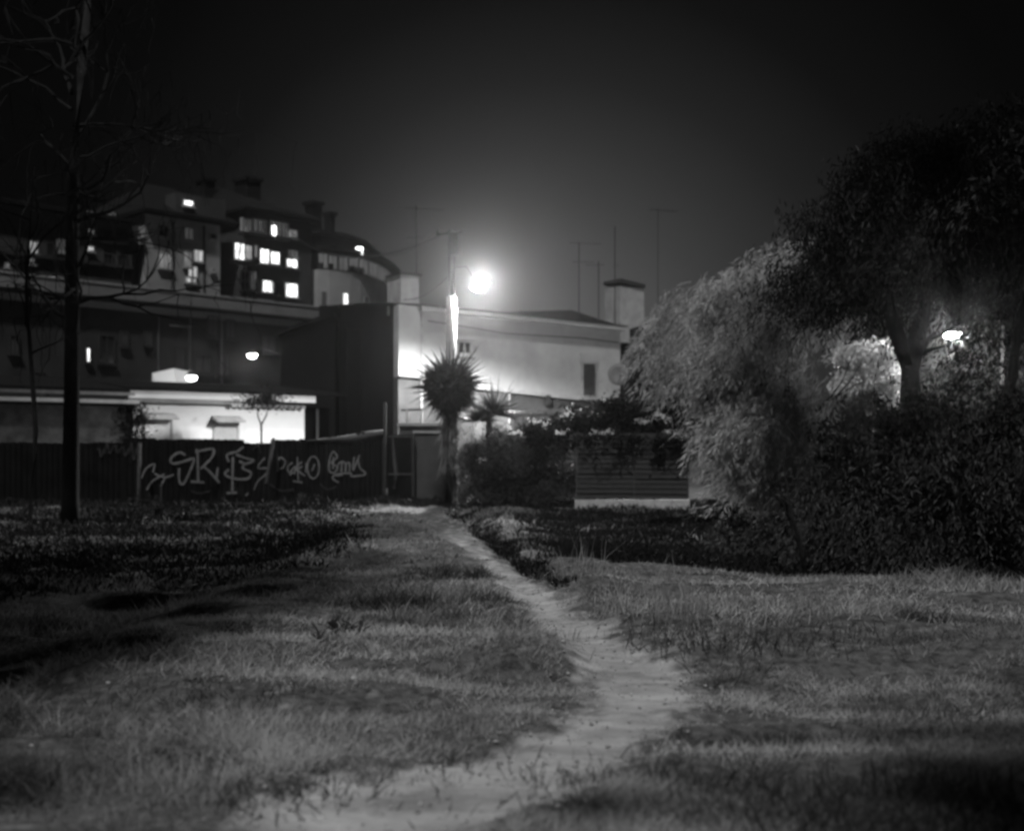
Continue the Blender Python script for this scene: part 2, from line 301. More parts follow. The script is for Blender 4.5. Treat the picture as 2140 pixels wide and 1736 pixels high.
def pebbles():
    n = 2600; Y = np.exp(rng.uniform(math.log(3.6), math.log(16), n)); L, Rr = pathL(Y)-.3, pathR(Y)+.3; X = L+(Rr-L)*rng.random(n); s_ = .004+.012*rng.random(n)**4
    o8 = np.array([[1,0,0],[-1,0,0],[0,1,0],[0,-1,0],[0,0,.7],[0,0,-.7]]); t8 = np.array([[0,2,4],[2,1,4],[1,3,4],[3,0,4],[2,0,5],[1,2,5],[3,1,5],[0,3,5]])
    P = np.stack([X, Y, ground(X, Y)+.014+s_*.3], 1); V = (P[:, None, :]+o8[None]*s_[:, None, None]*(1+.35*rng.normal(size=(n, 6, 1)))).reshape(-1, 3); T = (np.arange(n)[:, None, None]*6+t8[None]).reshape(-1, 3)
    tag(tri_mesh('path_pebbles', V, T, np.repeat(rng.random(n), 6), M['pebble']), 'small pebbles and clods scattered over the trodden path', 'pebbles', kind='stuff')
pebbles()

def weeds(name, n, xf, y0, y1, hmax, m, label, cat, cond=None, L=(0.05, 0.12), seedn=50, taper=None):
    Y = rng.uniform(y0, y1, n); lo, hi = xf(Y); X = lo + (hi-lo)*rng.random(n)
    k = vnoise(X, Y, 1.1, seedn)*0.6 + vnoise(X, Y, 0.4, seedn+1)*0.4; hh = hmax*np.clip((k-0.2)*1.6, 0.05, 1)
    if taper is not None:
        tp = np.clip(taper(X, Y)*1.5-.8*vnoise(X, Y*1.5, 1.6, seedn+7), 0, 1); hh = hh*tp; q_ = rng.random(n) < tp*1.4; X, Y, hh = X[q_], Y[q_], hh[q_]
    if cond is not None:
        c = cond(X, Y); X, Y, hh = X[c], Y[c], hh[c]
    n = len(X); Z = ground(X, Y) + hh*rng.random(n)**0.7; D = unit(rng.normal(size=(n, 3))*.6+np.array([0, 0, .9]))
    l = rng.uniform(L[0], L[1], n)*1.3; V, T, r = leaves(np.stack([X, Y, Z-.04], 1), D, l, l*0.16+.006)
    tag(tri_mesh(name, V, T, r, m), label, cat, kind='stuff')
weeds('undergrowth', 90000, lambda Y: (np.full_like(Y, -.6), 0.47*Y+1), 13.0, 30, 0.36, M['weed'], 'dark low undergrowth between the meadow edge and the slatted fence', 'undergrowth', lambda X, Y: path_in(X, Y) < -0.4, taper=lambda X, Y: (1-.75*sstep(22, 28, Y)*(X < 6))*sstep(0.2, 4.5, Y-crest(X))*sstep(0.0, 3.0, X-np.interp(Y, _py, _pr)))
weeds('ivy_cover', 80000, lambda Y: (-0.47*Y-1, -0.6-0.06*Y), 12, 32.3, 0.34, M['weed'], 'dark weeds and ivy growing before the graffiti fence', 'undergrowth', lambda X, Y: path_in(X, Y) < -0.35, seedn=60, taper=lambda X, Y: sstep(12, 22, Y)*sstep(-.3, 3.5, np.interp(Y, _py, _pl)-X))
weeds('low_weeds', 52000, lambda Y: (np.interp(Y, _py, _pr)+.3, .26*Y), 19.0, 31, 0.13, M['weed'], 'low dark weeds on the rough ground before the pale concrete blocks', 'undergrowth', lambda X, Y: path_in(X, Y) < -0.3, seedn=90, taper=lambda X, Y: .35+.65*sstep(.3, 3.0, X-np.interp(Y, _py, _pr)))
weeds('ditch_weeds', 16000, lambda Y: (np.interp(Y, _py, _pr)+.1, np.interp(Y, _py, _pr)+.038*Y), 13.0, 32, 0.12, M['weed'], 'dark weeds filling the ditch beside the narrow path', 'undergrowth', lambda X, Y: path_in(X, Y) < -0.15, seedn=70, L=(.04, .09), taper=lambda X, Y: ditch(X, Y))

weeds('dimming_yard_weeds', 26000, lambda Y: (np.full_like(Y, -4.5), np.full_like(Y, 8.0)), 31.0, 34.4, 0.22, M['weed'], 'added dark weeds dimming the lamplit ground round the gate step, yucca and shrub', 'undergrowth', None, seedn=80)  # added dark cover; paints shade over ground the lamp lights too strongly
# ------------------------------------------------------------------ windows
def window(fr, r, parent, pane='glass', d=0.0, bars=1, rows=0, sill=True, fm='frame', fw=0.07, name='window', dep=0.10):
    u0, u1, z0, z1 = r
    b = MB(); b.box(u0, u0+fw, d+.003, d+dep, z0, z1); b.box(u1-fw, u1, d+.003, d+dep, z0, z1)
    b.box(u0+fw, u1-fw, d+.003, d+dep, z1-fw, z1); b.box(u0+fw, u1-fw, d+.003, d+dep, z0, z0+fw)
    w = b.build(name, M[fm], parent, fr=fr)
    xs_ = [u0+fw+(u1-u0-2*fw)*k/(bars+1) for k in range(bars+2)]; zs_ = [z0+fw+(z1-z0-2*fw)*k/(rows+1) for k in range(rows+2)]
    if bars or rows:
        c = MB()
        for x in xs_[1:-1]: c.box(x-fw*.35, x+fw*.35, d+.01, d+dep*.8, z0+fw, z1-fw)
        for z in zs_[1:-1]: c.box(u0+fw, u1-fw, d+.012, d+dep*.7, z-fw*.3, z+fw*.3)
        c.build('glazing_bar', M[fm], w, fr=fr)
    pm = E.get(pane) or M[pane]
    for i in range(bars+1):
        MB().box(xs_[i]+.01, xs_[i+1]-.01, d+.004, d+dep*.4, zs_[0], zs_[-1]).build('pane', pm, w, fr=fr)
    if sill: MB().box(u0-.08, u1+.08, d+.003, d+dep+.1, z0-.09, z0-.003).build('sill', M[fm], w, fr=fr)
    return w
def slab(fr, x0, x1, y0, y1, d0, d1, name, m, parent, zb=None, zt=None):
    u0, u1, z0, z1 = fr.rect(x0, x1, y0, y1)
    if zb is not None: z0 = zb
    if zt is not None: z1 = zt
    return MB().box(u0, u1, d0, d1, z0, z1).build(name, M[m], parent, fr=fr)
def chimney(fr, x0, x1, ytop, zbase, d0, d1, parent, m='roof'):
    u0, u1, _, z1 = fr.rect(x0, x1, ytop, ytop+20, (d0+d1)/2)
    c = MB().box(u0, u1, d0, d1, zbase, z1-.25).build('chimney', M[m], parent, fr=fr)
    MB().box(u0-.15, u1+.15, d0-.15, d1+.15, z1-.247, z1).build('chimney_cap', M['roof'], c, fr=fr); return c
def hip(fr, u0, u1, d0, d1, z0, z1, r0, r1, name, m, parent, th=0.25):
    b = MB(); b.box(u0, u1, d0, d1, z0, z0+th); n = len(b.v); dm = (d0+d1)/2; z0 += th
    b.v += [(u0,d0,z0),(u1,d0,z0),(u1,d1,z0),(u0,d1,z0),(r0,dm,z1),(r1,dm,z1)]
    b.f += [(n,n+1,n+5,n+4),(n+1,n+2,n+5),(n+2,n+3,n+4,n+5),(n+3,n,n+4)]
    return b.build(name, M[m], parent, fr=fr)

# ------------------------------------------------------------------ hillside apartments, far left
A = Frame(160, 75, 690, 90)
def apartments():
    zb = 2.5
    # left block, dark
    u0, u1, _, zt = A.rect(-60, 276, 600, 470); t = thing('apartment_block', A.w((u0+u1)/2, 0, zb), 'dark apartment block at far left behind the bare tree, few windows lit', 'building')
    zt = A.uz(230, 462)[1]
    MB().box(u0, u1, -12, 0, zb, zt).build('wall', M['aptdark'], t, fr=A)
    hip(A, u0-.5, u1+.3, -12.6, .6, zt, zt+1.7, u0+5, u1-4, 'roof', 'roof', t)
    for z in (zt-3.0, zt-6.0): MB().box(u0, u1, .003, .25, z, z+.2).build('floor_band', M['terr'], t, fr=A)
    for (x0, x1, y0, y1, e) in [(182,199,442,457,'bright'),(183,197,478,491,'dim'),(181,196,514,526,'mid'),(60,79,504,530,'mid'),(61,72,538,553,'mid'),(9,19,549,560,'mid'),(103,124,576,590,'bright'),
                                (96,112,508,534,'glass'),(118,134,500,528,'faint'),(210,232,480,505,'glass'),(215,235,530,556,'glass'),(28,46,520,545,'glass'),(245,265,478,508,'glass'),(245,265,532,560,'glass'),(30,48,574,592,'glass'),(225,240,444,458,'faint')]:
        window(A, A.rect(x0, x1, y0, y1), t, e, fm='apt' if e != 'glass' else 'terr', fw=.06)
    # middle block
    u0, u1, _, _ = A.rect(303, 460, 600, 470); ua, ub, _, _ = A.rect(500, 636, 600, 470); zt = A.uz(303, 446)[1]
    t = thing('apartment_block', A.w(u1, 0, zb), 'tall apartment block with chimneys and a cluster of brightly lit windows', 'building')
    MB().box(u0, u1, -12, 0, zb, zt).build('wall', M['apt'], t, fr=A)
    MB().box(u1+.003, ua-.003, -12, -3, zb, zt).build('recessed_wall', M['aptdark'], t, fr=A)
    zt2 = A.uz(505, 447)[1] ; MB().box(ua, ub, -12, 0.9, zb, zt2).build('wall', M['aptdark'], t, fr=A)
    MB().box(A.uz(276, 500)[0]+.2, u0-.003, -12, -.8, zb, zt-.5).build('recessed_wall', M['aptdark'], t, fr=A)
    hip(A, u0-.4, u1+1.0, -12.6, .7, zt+.003, A.uz(420, 396)[1]+1.2, u0+3.5, u1-.2, 'roof', 'roof', t)
    hip(A, ua-.6, ub+.4, -12.6, 1.6, zt2+.003, A.uz(570, 420)[1]+1.6, ua+1.8, ub-3.6, 'roof', 'roof', t)
    dz = A.rect(370, 402, 420, 436); MB().box(dz[0]-.3, dz[1]+2.4, -1.0, .4, zt+.26, dz[3]+.4).build('dormer', M['aptdark'], t, fr=A)
    window(A, (dz[0]+.2, dz[0]+1.0, dz[2]+.1, dz[3]), t, 'bright', d=.4, bars=0)
    chimney(A, 419, 440, 374, zt, -6, -4.8, t); chimney(A, 503, 532, 374, zt, -5, -3.4, t); chimney(A, 645, 665, 423, zb+6, -5, -4, t); chimney(A, 683, 694, 445, zb+6, -6, -5.2, t)
    for x in (425, 360): 
        u = A.uz(x, 500)[0]; MB().tube([(u, .08, zb+1), (u, .08, zt-.2)], .06, 6).build('drainpipe', M['terr'], t, fr=A)
    # windows and glazed balconies of the two bays
    for (x0, x1, y0, y1, e, b) in [(330,360,530,562,'dim',2),(383,400,526,560,'dim',1),(404,424,522,548,'mid',1),(392,412,556,580,'mid',1),(386,410,578,592,'mid',1),(330,352,470,496,'glass',1),(384,404,476,502,'faint',1),(438,452,488,500,'glass',0),(440,450,560,570,'faint',0)]:
        window(A, A.rect(x0, x1, y0, y1), t, e, bars=b, fm='apt', fw=.06)
    B = [(502,526,457,484,'faint',1),(528,556,459,486,'faint',2),(564,602,464,496,'faint',3),(489,511,508,545,'bright',1),(512,526,512,544,'mid',1),(530,538,512,540,'dim',0),(542,562,520,552,'bright',1),(564,584,526,553,'bright',1),
         (597,621,541,560,'bright',1),(600,621,480,498,'dim',1),(600,620,524,538,'faint',1),(502,520,566,606,'glass',1),(522,534,568,608,'faint',1),(547,571,586,612,'bright',1),(595,622,592,622,'bright',2),(574,582,590,616,'glass',0)]
    for (x0, x1, y0, y1, e, b) in B:
        window(A, A.rect(x0, x1, y0, y1, .9), t, e, d=.9, bars=b, rows=1 if (y1-y0) > 30 else 0, fw=.055, fm='frame' if e in ('faint', 'dim') else 'apt')
    w = A.rect(567, 573, 473, 492, .9); MB().box(w[0], w[1], 1.01, 1.12, w[2], w[3]).build('wall_light', E['spark'], t, fr=A)
    for (x0, x1, y) in [(500,558,492),(562,604,500),(487,528,549),(540,588,558),(500,538,610),(545,574,616)]:
        u_0, u_1, z_0, z_1 = A.rect(x0, x1, y+3, y-3, 1.4); MB().box(u_0, u_1, .903, 1.75, z_0-.12, z_0+.05).build('balcony_slab', M['terr'], t, fr=A)
    rl = A.rect(537, 570, 641, 628, 1.4); q = MB()
    for k in range(12):
        u = rl[0]+(rl[1]-rl[0])*k/11; q.box(u-.02, u+.02, 1.45, 1.49, rl[3], rl[2]+.0)
    q.box(rl[0], rl[1], 1.44, 1.5, max(rl[2], rl[3]), max(rl[2], rl[3])+.06); q.build('balcony_railing', M['frame'], t, fr=A)
    r2 = A.rect(538, 569, 628, 639, .9); window(A, (r2[0], r2[1], r2[2], r2[3]), t, 'dim', d=.9, bars=1, fw=.05)
    # curved block
    C = [(636,88.2),(665,88.0),(688,88.3),(710,88.9),(732,89.6),(754,90.5),(775,91.8),(795,93.6),(810,95.8),(820,98.2),(827,101)]
    P = [pt(x, HY, Y) for x, Y in C]; t = thing('curved_apartment_building', (P[4].x, P[4].y, 2.5), 'curved apartment building with a long band of glazing, right of the chimneys', 'building')
    ztop = 1.6+(942-524)/F*88; zg = 1.6+(942-563)/F*88; far = [Vector((P[-1].x-3, 108, 0)), Vector((P[0].x-6, 108, 0))]
    def ring(z0, z1, off, name, m):
        c = []
        for i, p in enumerate(P):
            d = (P[min(i+1, len(P)-1)]-P[max(i-1, 0)]).normalized(); nrm = Vector((d.y, -d.x, 0)); c.append((p+nrm*off).to_tuple()[:2]+(z0,))
        c += [(v.x, v.y, z0) for v in far]; return MB().prism(c, (0, 0, z1-z0)).build(name, M[m], t)
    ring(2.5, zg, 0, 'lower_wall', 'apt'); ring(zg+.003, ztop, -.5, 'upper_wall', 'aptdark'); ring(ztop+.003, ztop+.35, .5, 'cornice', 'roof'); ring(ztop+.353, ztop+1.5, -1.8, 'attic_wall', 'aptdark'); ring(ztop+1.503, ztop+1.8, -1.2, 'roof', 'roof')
    for i in range(1, len(P)-1):                      # glazing band, two panes to a bay; their emission stands in for reflected lamp glow
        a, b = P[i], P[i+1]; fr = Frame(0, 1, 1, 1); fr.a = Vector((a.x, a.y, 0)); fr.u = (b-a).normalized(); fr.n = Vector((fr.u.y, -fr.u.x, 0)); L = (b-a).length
        w = window(fr, (0.03, L-.03, zg+.1, ztop-.1), t, 'reflglow', d=-.28, bars=1, sill=False, fm='metal', fw=.05)
        if i in (1, 2, 4, 5, 8): MB().box(.1, L*(.5 if i != 4 else .9), -.2, -.12, zg+.1, zg+.1+.42).build('open_sash', M['glass'], w, fr=fr)
        if i in (1, 3, 5): window(fr, (L*.25, L*.75, zg-3.0, zg-1.6), t, 'bright' if i == 3 else 'glass', bars=1, fw=.05, fm='apt')
        if i == 4: MB().box(0.1, L*.9, .01, .9, zg-3.1, zg-2.95).build('balcony_slab', M['apt'], t, fr=fr)
    s = pt(751, 525, 90); MB().box(s.x-.25, s.x+.25, s.y-.1, s.y+.1, s.z-.3, s.z+.3).build('wall_light', E['spark'], t)
    chm = pt(0, 0, 1)
apartments()

# terrace building below the apartments
TB = Frame(160, 66, 690, 79.2)
def terrace():
    zt = TB.uz(400, 642)[1]; zb = 2.4; u0, u1 = TB.uz(-80, 700)[0], TB.uz(696, 700)[0]
    t = thing('terrace_building', TB.w((u0+u1)/2, 0, zb), 'long low terrace building with a pale parapet below the apartments', 'building')
    MB().box(u0, u1, -6, 0, zb, zt-.6).build('wall', M['terr'], t, fr=TB)
    MB().box(u0, u1, -6, .05, zt-.597, zt-.2).build('pale_frieze', M['aptband'], t, fr=TB)
    MB().box(u0-.2, u1+.2, -6, .55, zt-.197, zt).build('eave', M['roof'], t, fr=TB)
    MB().box(u0, u1, -1.2, -.9, zt+.003, zt+.95).build('parapet', M['aptband'], t, fr=TB)
    MB().box(u0-.1, u1+.1, -1.26, -.84, zt+.953, zt+1.05).build('coping', M['apt'], t, fr=TB)
    for (x0, x1, y0, y1, e) in [(470,491,668,708,'shutter'),(432,455,660,704,'shutter'),(365,384,726,772,'shutter'),(405,440,742,780,'shutter'),(452,478,738,786,'shutter'),(60,96,776,830,'shutter'),(178,189,726,758,'bright'),(300,318,690,722,'shutter'),(250,268,690,724,'shutter'),(545,575,700,738,'shutter'),(18,40,700,740,'shutter'),(205,240,700,760,'glass'),(640,660,690,715,'shutter')]:
        window(TB, TB.rect(x0, x1, y0, y1), t, e, bars=1 if x1-x0 > 15 else 0, fm='terr', fw=.07)
    for x in (397, 462, 620, 330):
        u = TB.uz(x, 700)[0]; MB().tube([(u, .07, zb+1), (u, .07, zt-.62)], .05, 6).build('drainpipe', M['metal'], t, fr=TB)
    # lamp on a wall bracket
    p = pt(527, 741, 66); fr = TB
    l = thing('wall_lamp', p, 'small bright wall lamp on a bracket, above the dark house roofs', 'street lamp')
    MB().lathe(p, [(.05, .3), (.12, .25), (.3, .05), (.3, 0)], 12).build('lamp_shade', M['dark'], l); MB().lathe(p, [(.08, -.2), (.24, -.1), (.27, 0), (.1, .02)], 12).build('lamp_glass', E['bulb2'], l)
    MB().tube([p+Vector((0, 0, .25)), p+Vector((.5, .5, .4)), p+Vector((1.2, 6.5, .2))], .04, 6).build('bracket', M['dark'], l)
    light('lamp_light', p+Vector((0, -.4, -.5)), 140, l)
    p = pt(400, 787, 58); l = thing('street_lamp', p, 'street lamp glowing low over the white outbuilding roof', 'street lamp')
    MB().lathe(p, [(.05, .34), (.12, .28), (.28, .08), (.28, .02)], 12).build('lamp_shade', M['dark'], l); MB().lathe(p, [(.06, -.2), (.22, -.12), (.26, 0), (.1, .02)], 12).build('lamp_glass', E['bulb2'], l)
    q = pt(397, 685, 58.5); MB().tube([(q.x-.0, q.y, 1), (q.x, q.y, q.z), (q.x-1.0, q.y, q.z+.12)], .05, 6).build('mast', M['dark'], l)
    MB().tube([p+Vector((0, 0, .3)), (q.x, q.y, p.z+.35)], .03, 6).build('bracket', M['dark'], l)
    light('lamp_light', p+Vector((-.3, -.4, -.45)), 110, l)
    # low wall the lamp lights
    a = pt(318, 792, 60); b = pt(392, 794, 59.5); w = MB().prism([(a.x, a.y, 1.5), (b.x, b.y, 1.5), (b.x, b.y, b.z+.45), (a.x+1.1, a.y, a.z+.55), (a.x, a.y, a.z+.3)], (0, .3, 0)).build('garden_wall', M['white'], base=(a.x, a.y, 1.5))
    tag(w, 'short white wall stretch lit by the low street lamp', 'wall')
def light(name, p, power, parent, kind='POINT', size=0.12):
    d = bpy.data.lights.new(name, kind); d.energy = power; d.shadow_soft_size = size
    o = bpy.data.objects.new(name, d); COL.objects.link(o); o.parent = parent; o.location = Vector(p) - WL[parent.name]; return o
terrace()

# ------------------------------------------------------------------ white outbuilding behind the fence
D = Frame(280, 44, 650, 48.5)
def outbuilding():
    zb = 0.1; u0 = D.uz(272, 870)[0]; u1 = D.uz(636, 870)[0]; zt = D.uz(400, 842)[1]
    t = thing('white_outbuilding', D.w((u0+u1)/2, 0, zb), 'low white outbuilding, brightly lit, behind the graffiti fence', 'building')
    MB().box(u0, u1, -5, 0, zb, zt).build('wall', M['white'], t, fr=D)
    MB().box(u1+.003, u1+2.0, -5, -1.6, zb, zt).build('recessed_wall', M['hside'], t, fr=D)
    MB().box(u0-.2, D.uz(560, 840)[0]-.7, 0.003, .32, zt-.02, zt+.12).build('soffit', M['trim'], t, fr=D)
    ue = D.uz(538, 820)[0]; uf = D.uz(560, 820)[0]; ug = D.uz(650, 820)[0]
    MB().box(u0-.2, ue, .33, .40, zt+.12, zt+.40).build('fascia', M['white'], t, fr=D)
    MB().box(uf, ug, .33, .40, zt+.12, zt+.40).build('fascia', M['white'], t, fr=D)
    rf = MB(); a = [(u0-.3, .45, zt+.403), (u1+1.8, .45, zt+.403), (u1+1.8, -5.3, zt+.98), (u0-.3, -5.3, zt+.98)]
    rf.prism(a, (0, 0, .12)).build('roof', M['roof'], t, fr=D)
    k = 0; u = D.uz(482, 845)[0]
    while u < D.uz(632, 845)[0]:                        # scalloped clay tile ends under the eave
        c = MB(); n = 6
        poly = [(u+.115*math.cos(math.pi*j/n), .05, zt-.02-.11*math.sin(math.pi*j/n)) for j in range(n+1)]
        c.prism(poly, (0, .30, 0)).build('roof_tile', M['whitetrim'] if u < ue else M['tile'], t, fr=D); u += .25
    for (x0, x1, y0) in [(300,358,876),(447,497,882)]:   # doors with a hood
        r = D.rect(x0, x1, y0, 940); 
        h = MB().prism([(r[0]-.1, .02, r[3]+.12), (r[0]-.1, .55, r[3]-.02), (r[0]-.1, .55, r[3]+.05), (r[0]-.1, .02, r[3]+.24)], (r[1]-r[0]+.2, 0, 0)).build('door_hood', M['trim'], t, fr=D)
        MB().tube([(r[0]-.04, .05, r[3]-.25), (r[0]-.04, .5, r[3]-.02)], .025, 5).build('hood_bracket', M['dark'], h, fr=D)
        dr = MB().box(r[0]+.05, r[1]-.05, .003, .05, zb, r[3]-.06).build('door', M['white'], t, fr=D)
        b = MB(); b.box(r[0]-.03, r[0]+.046, .003, .09, zb, r[3]); b.box(r[1]-.046, r[1]+.03, .003, .09, zb, r[3]); b.build('door_frame', M['whitetrim'], dr, fr=D)
        if x0 > 400:
            g = MB(); uu = r[0]+.1
            while uu < r[1]-.05: g.box(uu, uu+.02, .10, .12, zb, r[3]-.1); uu += .11
            g.build('door_grille', M['trim'], dr, fr=D)
    u = D.uz(697, 870)[0]; MB().tube([(u, -1.4, zb), (u, -1.4, zt-.05)], .055, 8).build('drainpipe', M['white'], t, fr=D)
    # left wing, stained
    u2 = D.uz(-40, 870)[0]; t2 = thing('stained_outbuilding', D.w((u0+u2)/2, .4, zb), 'low shabby outbuilding with stained grey walls left of the white one', 'building')
    MB().box(u2, u0-.02, -5, .4, zb, zt-.12).build('wall', M['ivywall'], t2, fr=D)
    MB().box(u2, u0+.1, .403, .75, zt-.11, zt+.02).build('soffit', M['trim'], t2, fr=D)
    MB().box(u2, u0-.1, .70, .80, zt+.18, zt+.30).build('fascia', M['trim'], t2, fr=D)
    MB().prism([(u2, .85, zt+.303), (u0-.3, .85, zt+.303), (u0-.3, -5.3, zt+1.0), (u2, -5.3, zt+1.0)], (0, 0, .12)).build('roof', M['roof'], t2, fr=D)
    n = 2600; uu = rng.normal(0, .28, n) + u0 + .15*np.sin(np.arange(n)); zz = rng.uniform(zb, zt, n); q = rng.random(n)
    P = np.array([tuple(D.w(a, .42+.25*c, b)) for a, b, c in zip(uu, zz, q)]); Dv = unit(rng.normal(size=(n, 3))+np.array([0, 0, -1])); l = rng.uniform(.06, .12, n)
    V, T, r_ = leaves(P, Dv, l, l*.7); c = thing('climbing_ivy', D.w(u0, .5, zb), 'dark ivy climbing the corner between white and stained walls', 'ivy'); tri_mesh('foliage', V, T, r_, M['leafd'], c)
    MB().tube([D.w(u0+.05, .46, zb), D.w(u0-.1, .46, 1.2), D.w(u0+.15, .46, zt)], [.04, .03, .015], 5).build('stem', M['bark'], c)
    # young tree in front of the white wall
    b = pt(546, 925, 43); b.z = .1; tr = thing('young_tree', b, 'young forked tree standing against the bright white wall', 'tree')
    f = pt(546, 888, 43); s1 = pt(538, 852, 43); s2 = pt(561, 846, 43)
    MB().tube([b, (b.x+.02, b.y, 1.3), f], [.05, .045, .04], 7).build('trunk', M['bark'], tr)
    MB().tube([f, f.lerp(s1, .5)+Vector((-.05, 0, 0)), s1, s1+Vector((.05, 0, .45))], [.035, .028, .02, .01], 6).build('limb', M['bark'], tr)
    MB().tube([f, f.lerp(s2, .5)+Vector((.06, 0, 0)), s2, s2+Vector((-.15, .1, .5))], [.035, .028, .02, .01], 6).build('limb', M['bark'], tr)
    c = pt(547, 834, 43); n = 800; P = np.array(c)+rng.normal(size=(n, 3))*np.array([.42, .35, .17]); V, T, r_ = leaves(P, unit(rng.normal(size=(n, 3))), rng.uniform(.08, .15, n), rng.uniform(.04, .08, n)); tri_mesh('crown', V, T, r_, M['leafd'], tr)
outbuilding()

# ------------------------------------------------------------------ the lamplit house
H = Frame(833, 44, 1345, 50.5)
def house():
    zb = 0.1; u0 = 0.0; us = H.uz(880, 700)[0]; u1 = H.uz(1298, 700)[0]
    t = thing('lamplit_house', H.w(u1/2, 0, zb), 'large rendered house lit by the street lamp, behind the spiky yucca', 'building')
    zc0, zc1 = H.uz(880, 650)[1], H.uz(1330, 694)[1]; zl0, zl1 = H.uz(833, 787)[1], H.uz(1300, 838)[1]
    def zl(u): return zl0+(zl1-zl0)*u/u1
    def zc(u): return zc0+(zc1-zc0)*(u-us)/(u1-us)
    # upper wall as two leaves, plain side wall
    MB().prism([(u0, 0, zl(0)), (us, 0, zl(us)), (us, 0, H.uz(860, 640)[1]), (u0, 0, H.uz(835, 636)[1])], (0, -.4, 0)).build('wall', M['hwall'], t, fr=H)
    MB().prism([(us+.01, -.06, zl(us)), (u1, -.06, zl(u1)), (u1, -.06, zc(u1)), (us+.01, -.06, zc(us))], (0, -.4, 0)).build('wall', M['hwall'], t, fr=H)
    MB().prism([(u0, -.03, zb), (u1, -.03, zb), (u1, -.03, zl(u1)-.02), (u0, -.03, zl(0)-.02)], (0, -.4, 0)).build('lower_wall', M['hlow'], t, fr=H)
    MB().prism([(u0+.003, 0, zl(0)-.02), (us, 0, zl(us)-.02), (us, 0, zl(us)+.04), (u0+.003, 0, zl(0)+.04)], (0, .10, 0)).build('ledge', M['shutter'], t, fr=H)
    ua = H.uz(985, 800)[0]
    MB().prism([(ua, 0, zl(ua)-.16), (u1, 0, zl(u1)-.16), (u1, 0, zl(u1)-.02), (ua, 0, zl(ua)-.02)], (0, .14, 0)).build('ledge', M['trim'], t, fr=H)
    ua, ub = H.uz(990, 800)[0], H.uz(1063, 800)[0]; MB().box(ua, ub, .0, .05, 1.1, zl(ub)-.18).build('pale_panel', M['panel'], t, fr=H)
    # cornice and roof
    MB().prism([(us-.1, -.05, zc(us)), (u1+.1, -.05, zc(u1)), (u1+.1, -.05, zc(u1)+.16), (us-.1, -.05, zc(us)+.16)], (0, .32, 0)).build('cornice', M['hwall'], t, fr=H)
    MB().prism([(us-.2, .30, zc(us)+.163), (u1+.15, .30, zc(u1)+.163), (u1+.15, .30, zc(u1)+.21), (us-.2, .30, zc(us)+.21)], (0, -.3, 0)).build('gutter', M['dark'], t, fr=H)
    ur = H.uz(1085, 670)[0]; MB().prism([(us, -.1, zc(us)+.22), (u1-.2, -.1, zc(u1)+.22), (u1-.4, -3.0, zc(u1)+1.1), (ur, -3.0, zc(ur)+.55), (us, -3.0, zc(us)+.4)], (0, 0, .06)).build('roof', M['roof'], t, fr=H)
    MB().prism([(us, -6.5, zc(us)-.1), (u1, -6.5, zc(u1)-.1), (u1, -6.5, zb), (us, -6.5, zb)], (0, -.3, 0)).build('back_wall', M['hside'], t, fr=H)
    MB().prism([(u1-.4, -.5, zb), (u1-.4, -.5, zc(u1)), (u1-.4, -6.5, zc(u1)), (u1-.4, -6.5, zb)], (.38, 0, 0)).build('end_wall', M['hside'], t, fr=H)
    # side wall running back to the left, and the dark lower roofs behind it
    c = H.w(0, 0, 0); S = Frame(0, 1, 1, 1); e = pt(690, HY, 57); S.a = Vector((e.x, e.y, 0)); S.u = Vector((c.x-e.x, c.y-e.y, 0)); SL = S.u.length; S.u.normalize(); S.n = Vector((S.u.y, -S.u.x, 0))
    z0, z1 = S.uz(693, 642)[1], S.uz(831, 627)[1]; z1 = H.uz(835, 636)[1]
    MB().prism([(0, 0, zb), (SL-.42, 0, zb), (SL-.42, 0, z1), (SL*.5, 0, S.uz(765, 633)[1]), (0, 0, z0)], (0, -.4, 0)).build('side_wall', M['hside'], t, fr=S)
    MB().prism([(-.2, .15, z0), (SL*.5, .15, S.uz(765, 633)[1]), (SL-.2, .15, z1-.05), (SL-.2, .15, z1+.08), (SL*.5, .15, S.uz(765, 633)[1]+.13), (-.2, .15, z0+.13)], (0, -1.2, 0)).build('verge', M['roof'], t, fr=S)
    # block on the corner with its flue
    q = H.rect(835, 873, 576, 640, -.6); MB().box(q[0], q[1], -1.6, -.5, H.uz(850, 645)[1]-.1, q[3]).build('chimney', M['chim'], t, fr=H)
    MB().box(q[0]-.06, q[1]+.1, -1.66, -.44, q[3]+.003, q[3]+.09).build('chimney_cap', M['dark'], t, fr=H)
    # right chimney, pale with a dark slab on top
    a_, b_, c_ = pt(1300, 694, 52), pt(1376, 692, 52), pt(1340, 680, 52)
    MB().prism([(a_.x, 52, zb), (b_.x, 52, zb), (b_.x, 52, b_.z-.2), (b_.x-.5, 52, b_.z), (c_.x, 52, c_.z), (a_.x, 52, a_.z)], (0, 5, 0)).build('annex_wall', M['hside'], t)
    q = H.rect(1296, 1346, 600, 700, -1.5); ch = MB().box(q[0], q[1], -2.6, -1.5, zc(u1)-.3, q[3]).build('chimney', M['chim'], t, fr=H)
    MB().prism([(q[0]-.02, -1.42, q[3]+.16), (q[1]+.02, -1.42, q[3]+.003), (q[1]+.02, -1.42, q[3]+.16), (q[0]-.02, -1.42, q[3]+.32)], (0, -1.26, 0)).build('chimney_cap', M['dark'], ch, fr=H)
    # windows
    r = H.rect(1216, 1246, 758, 818); w = window(H, (r[0], r[1], zl((r[0]+r[1])/2)+.03, r[3]), t, 'shutter', d=-.05, bars=0, fm='trim', fw=.05, sill=False)
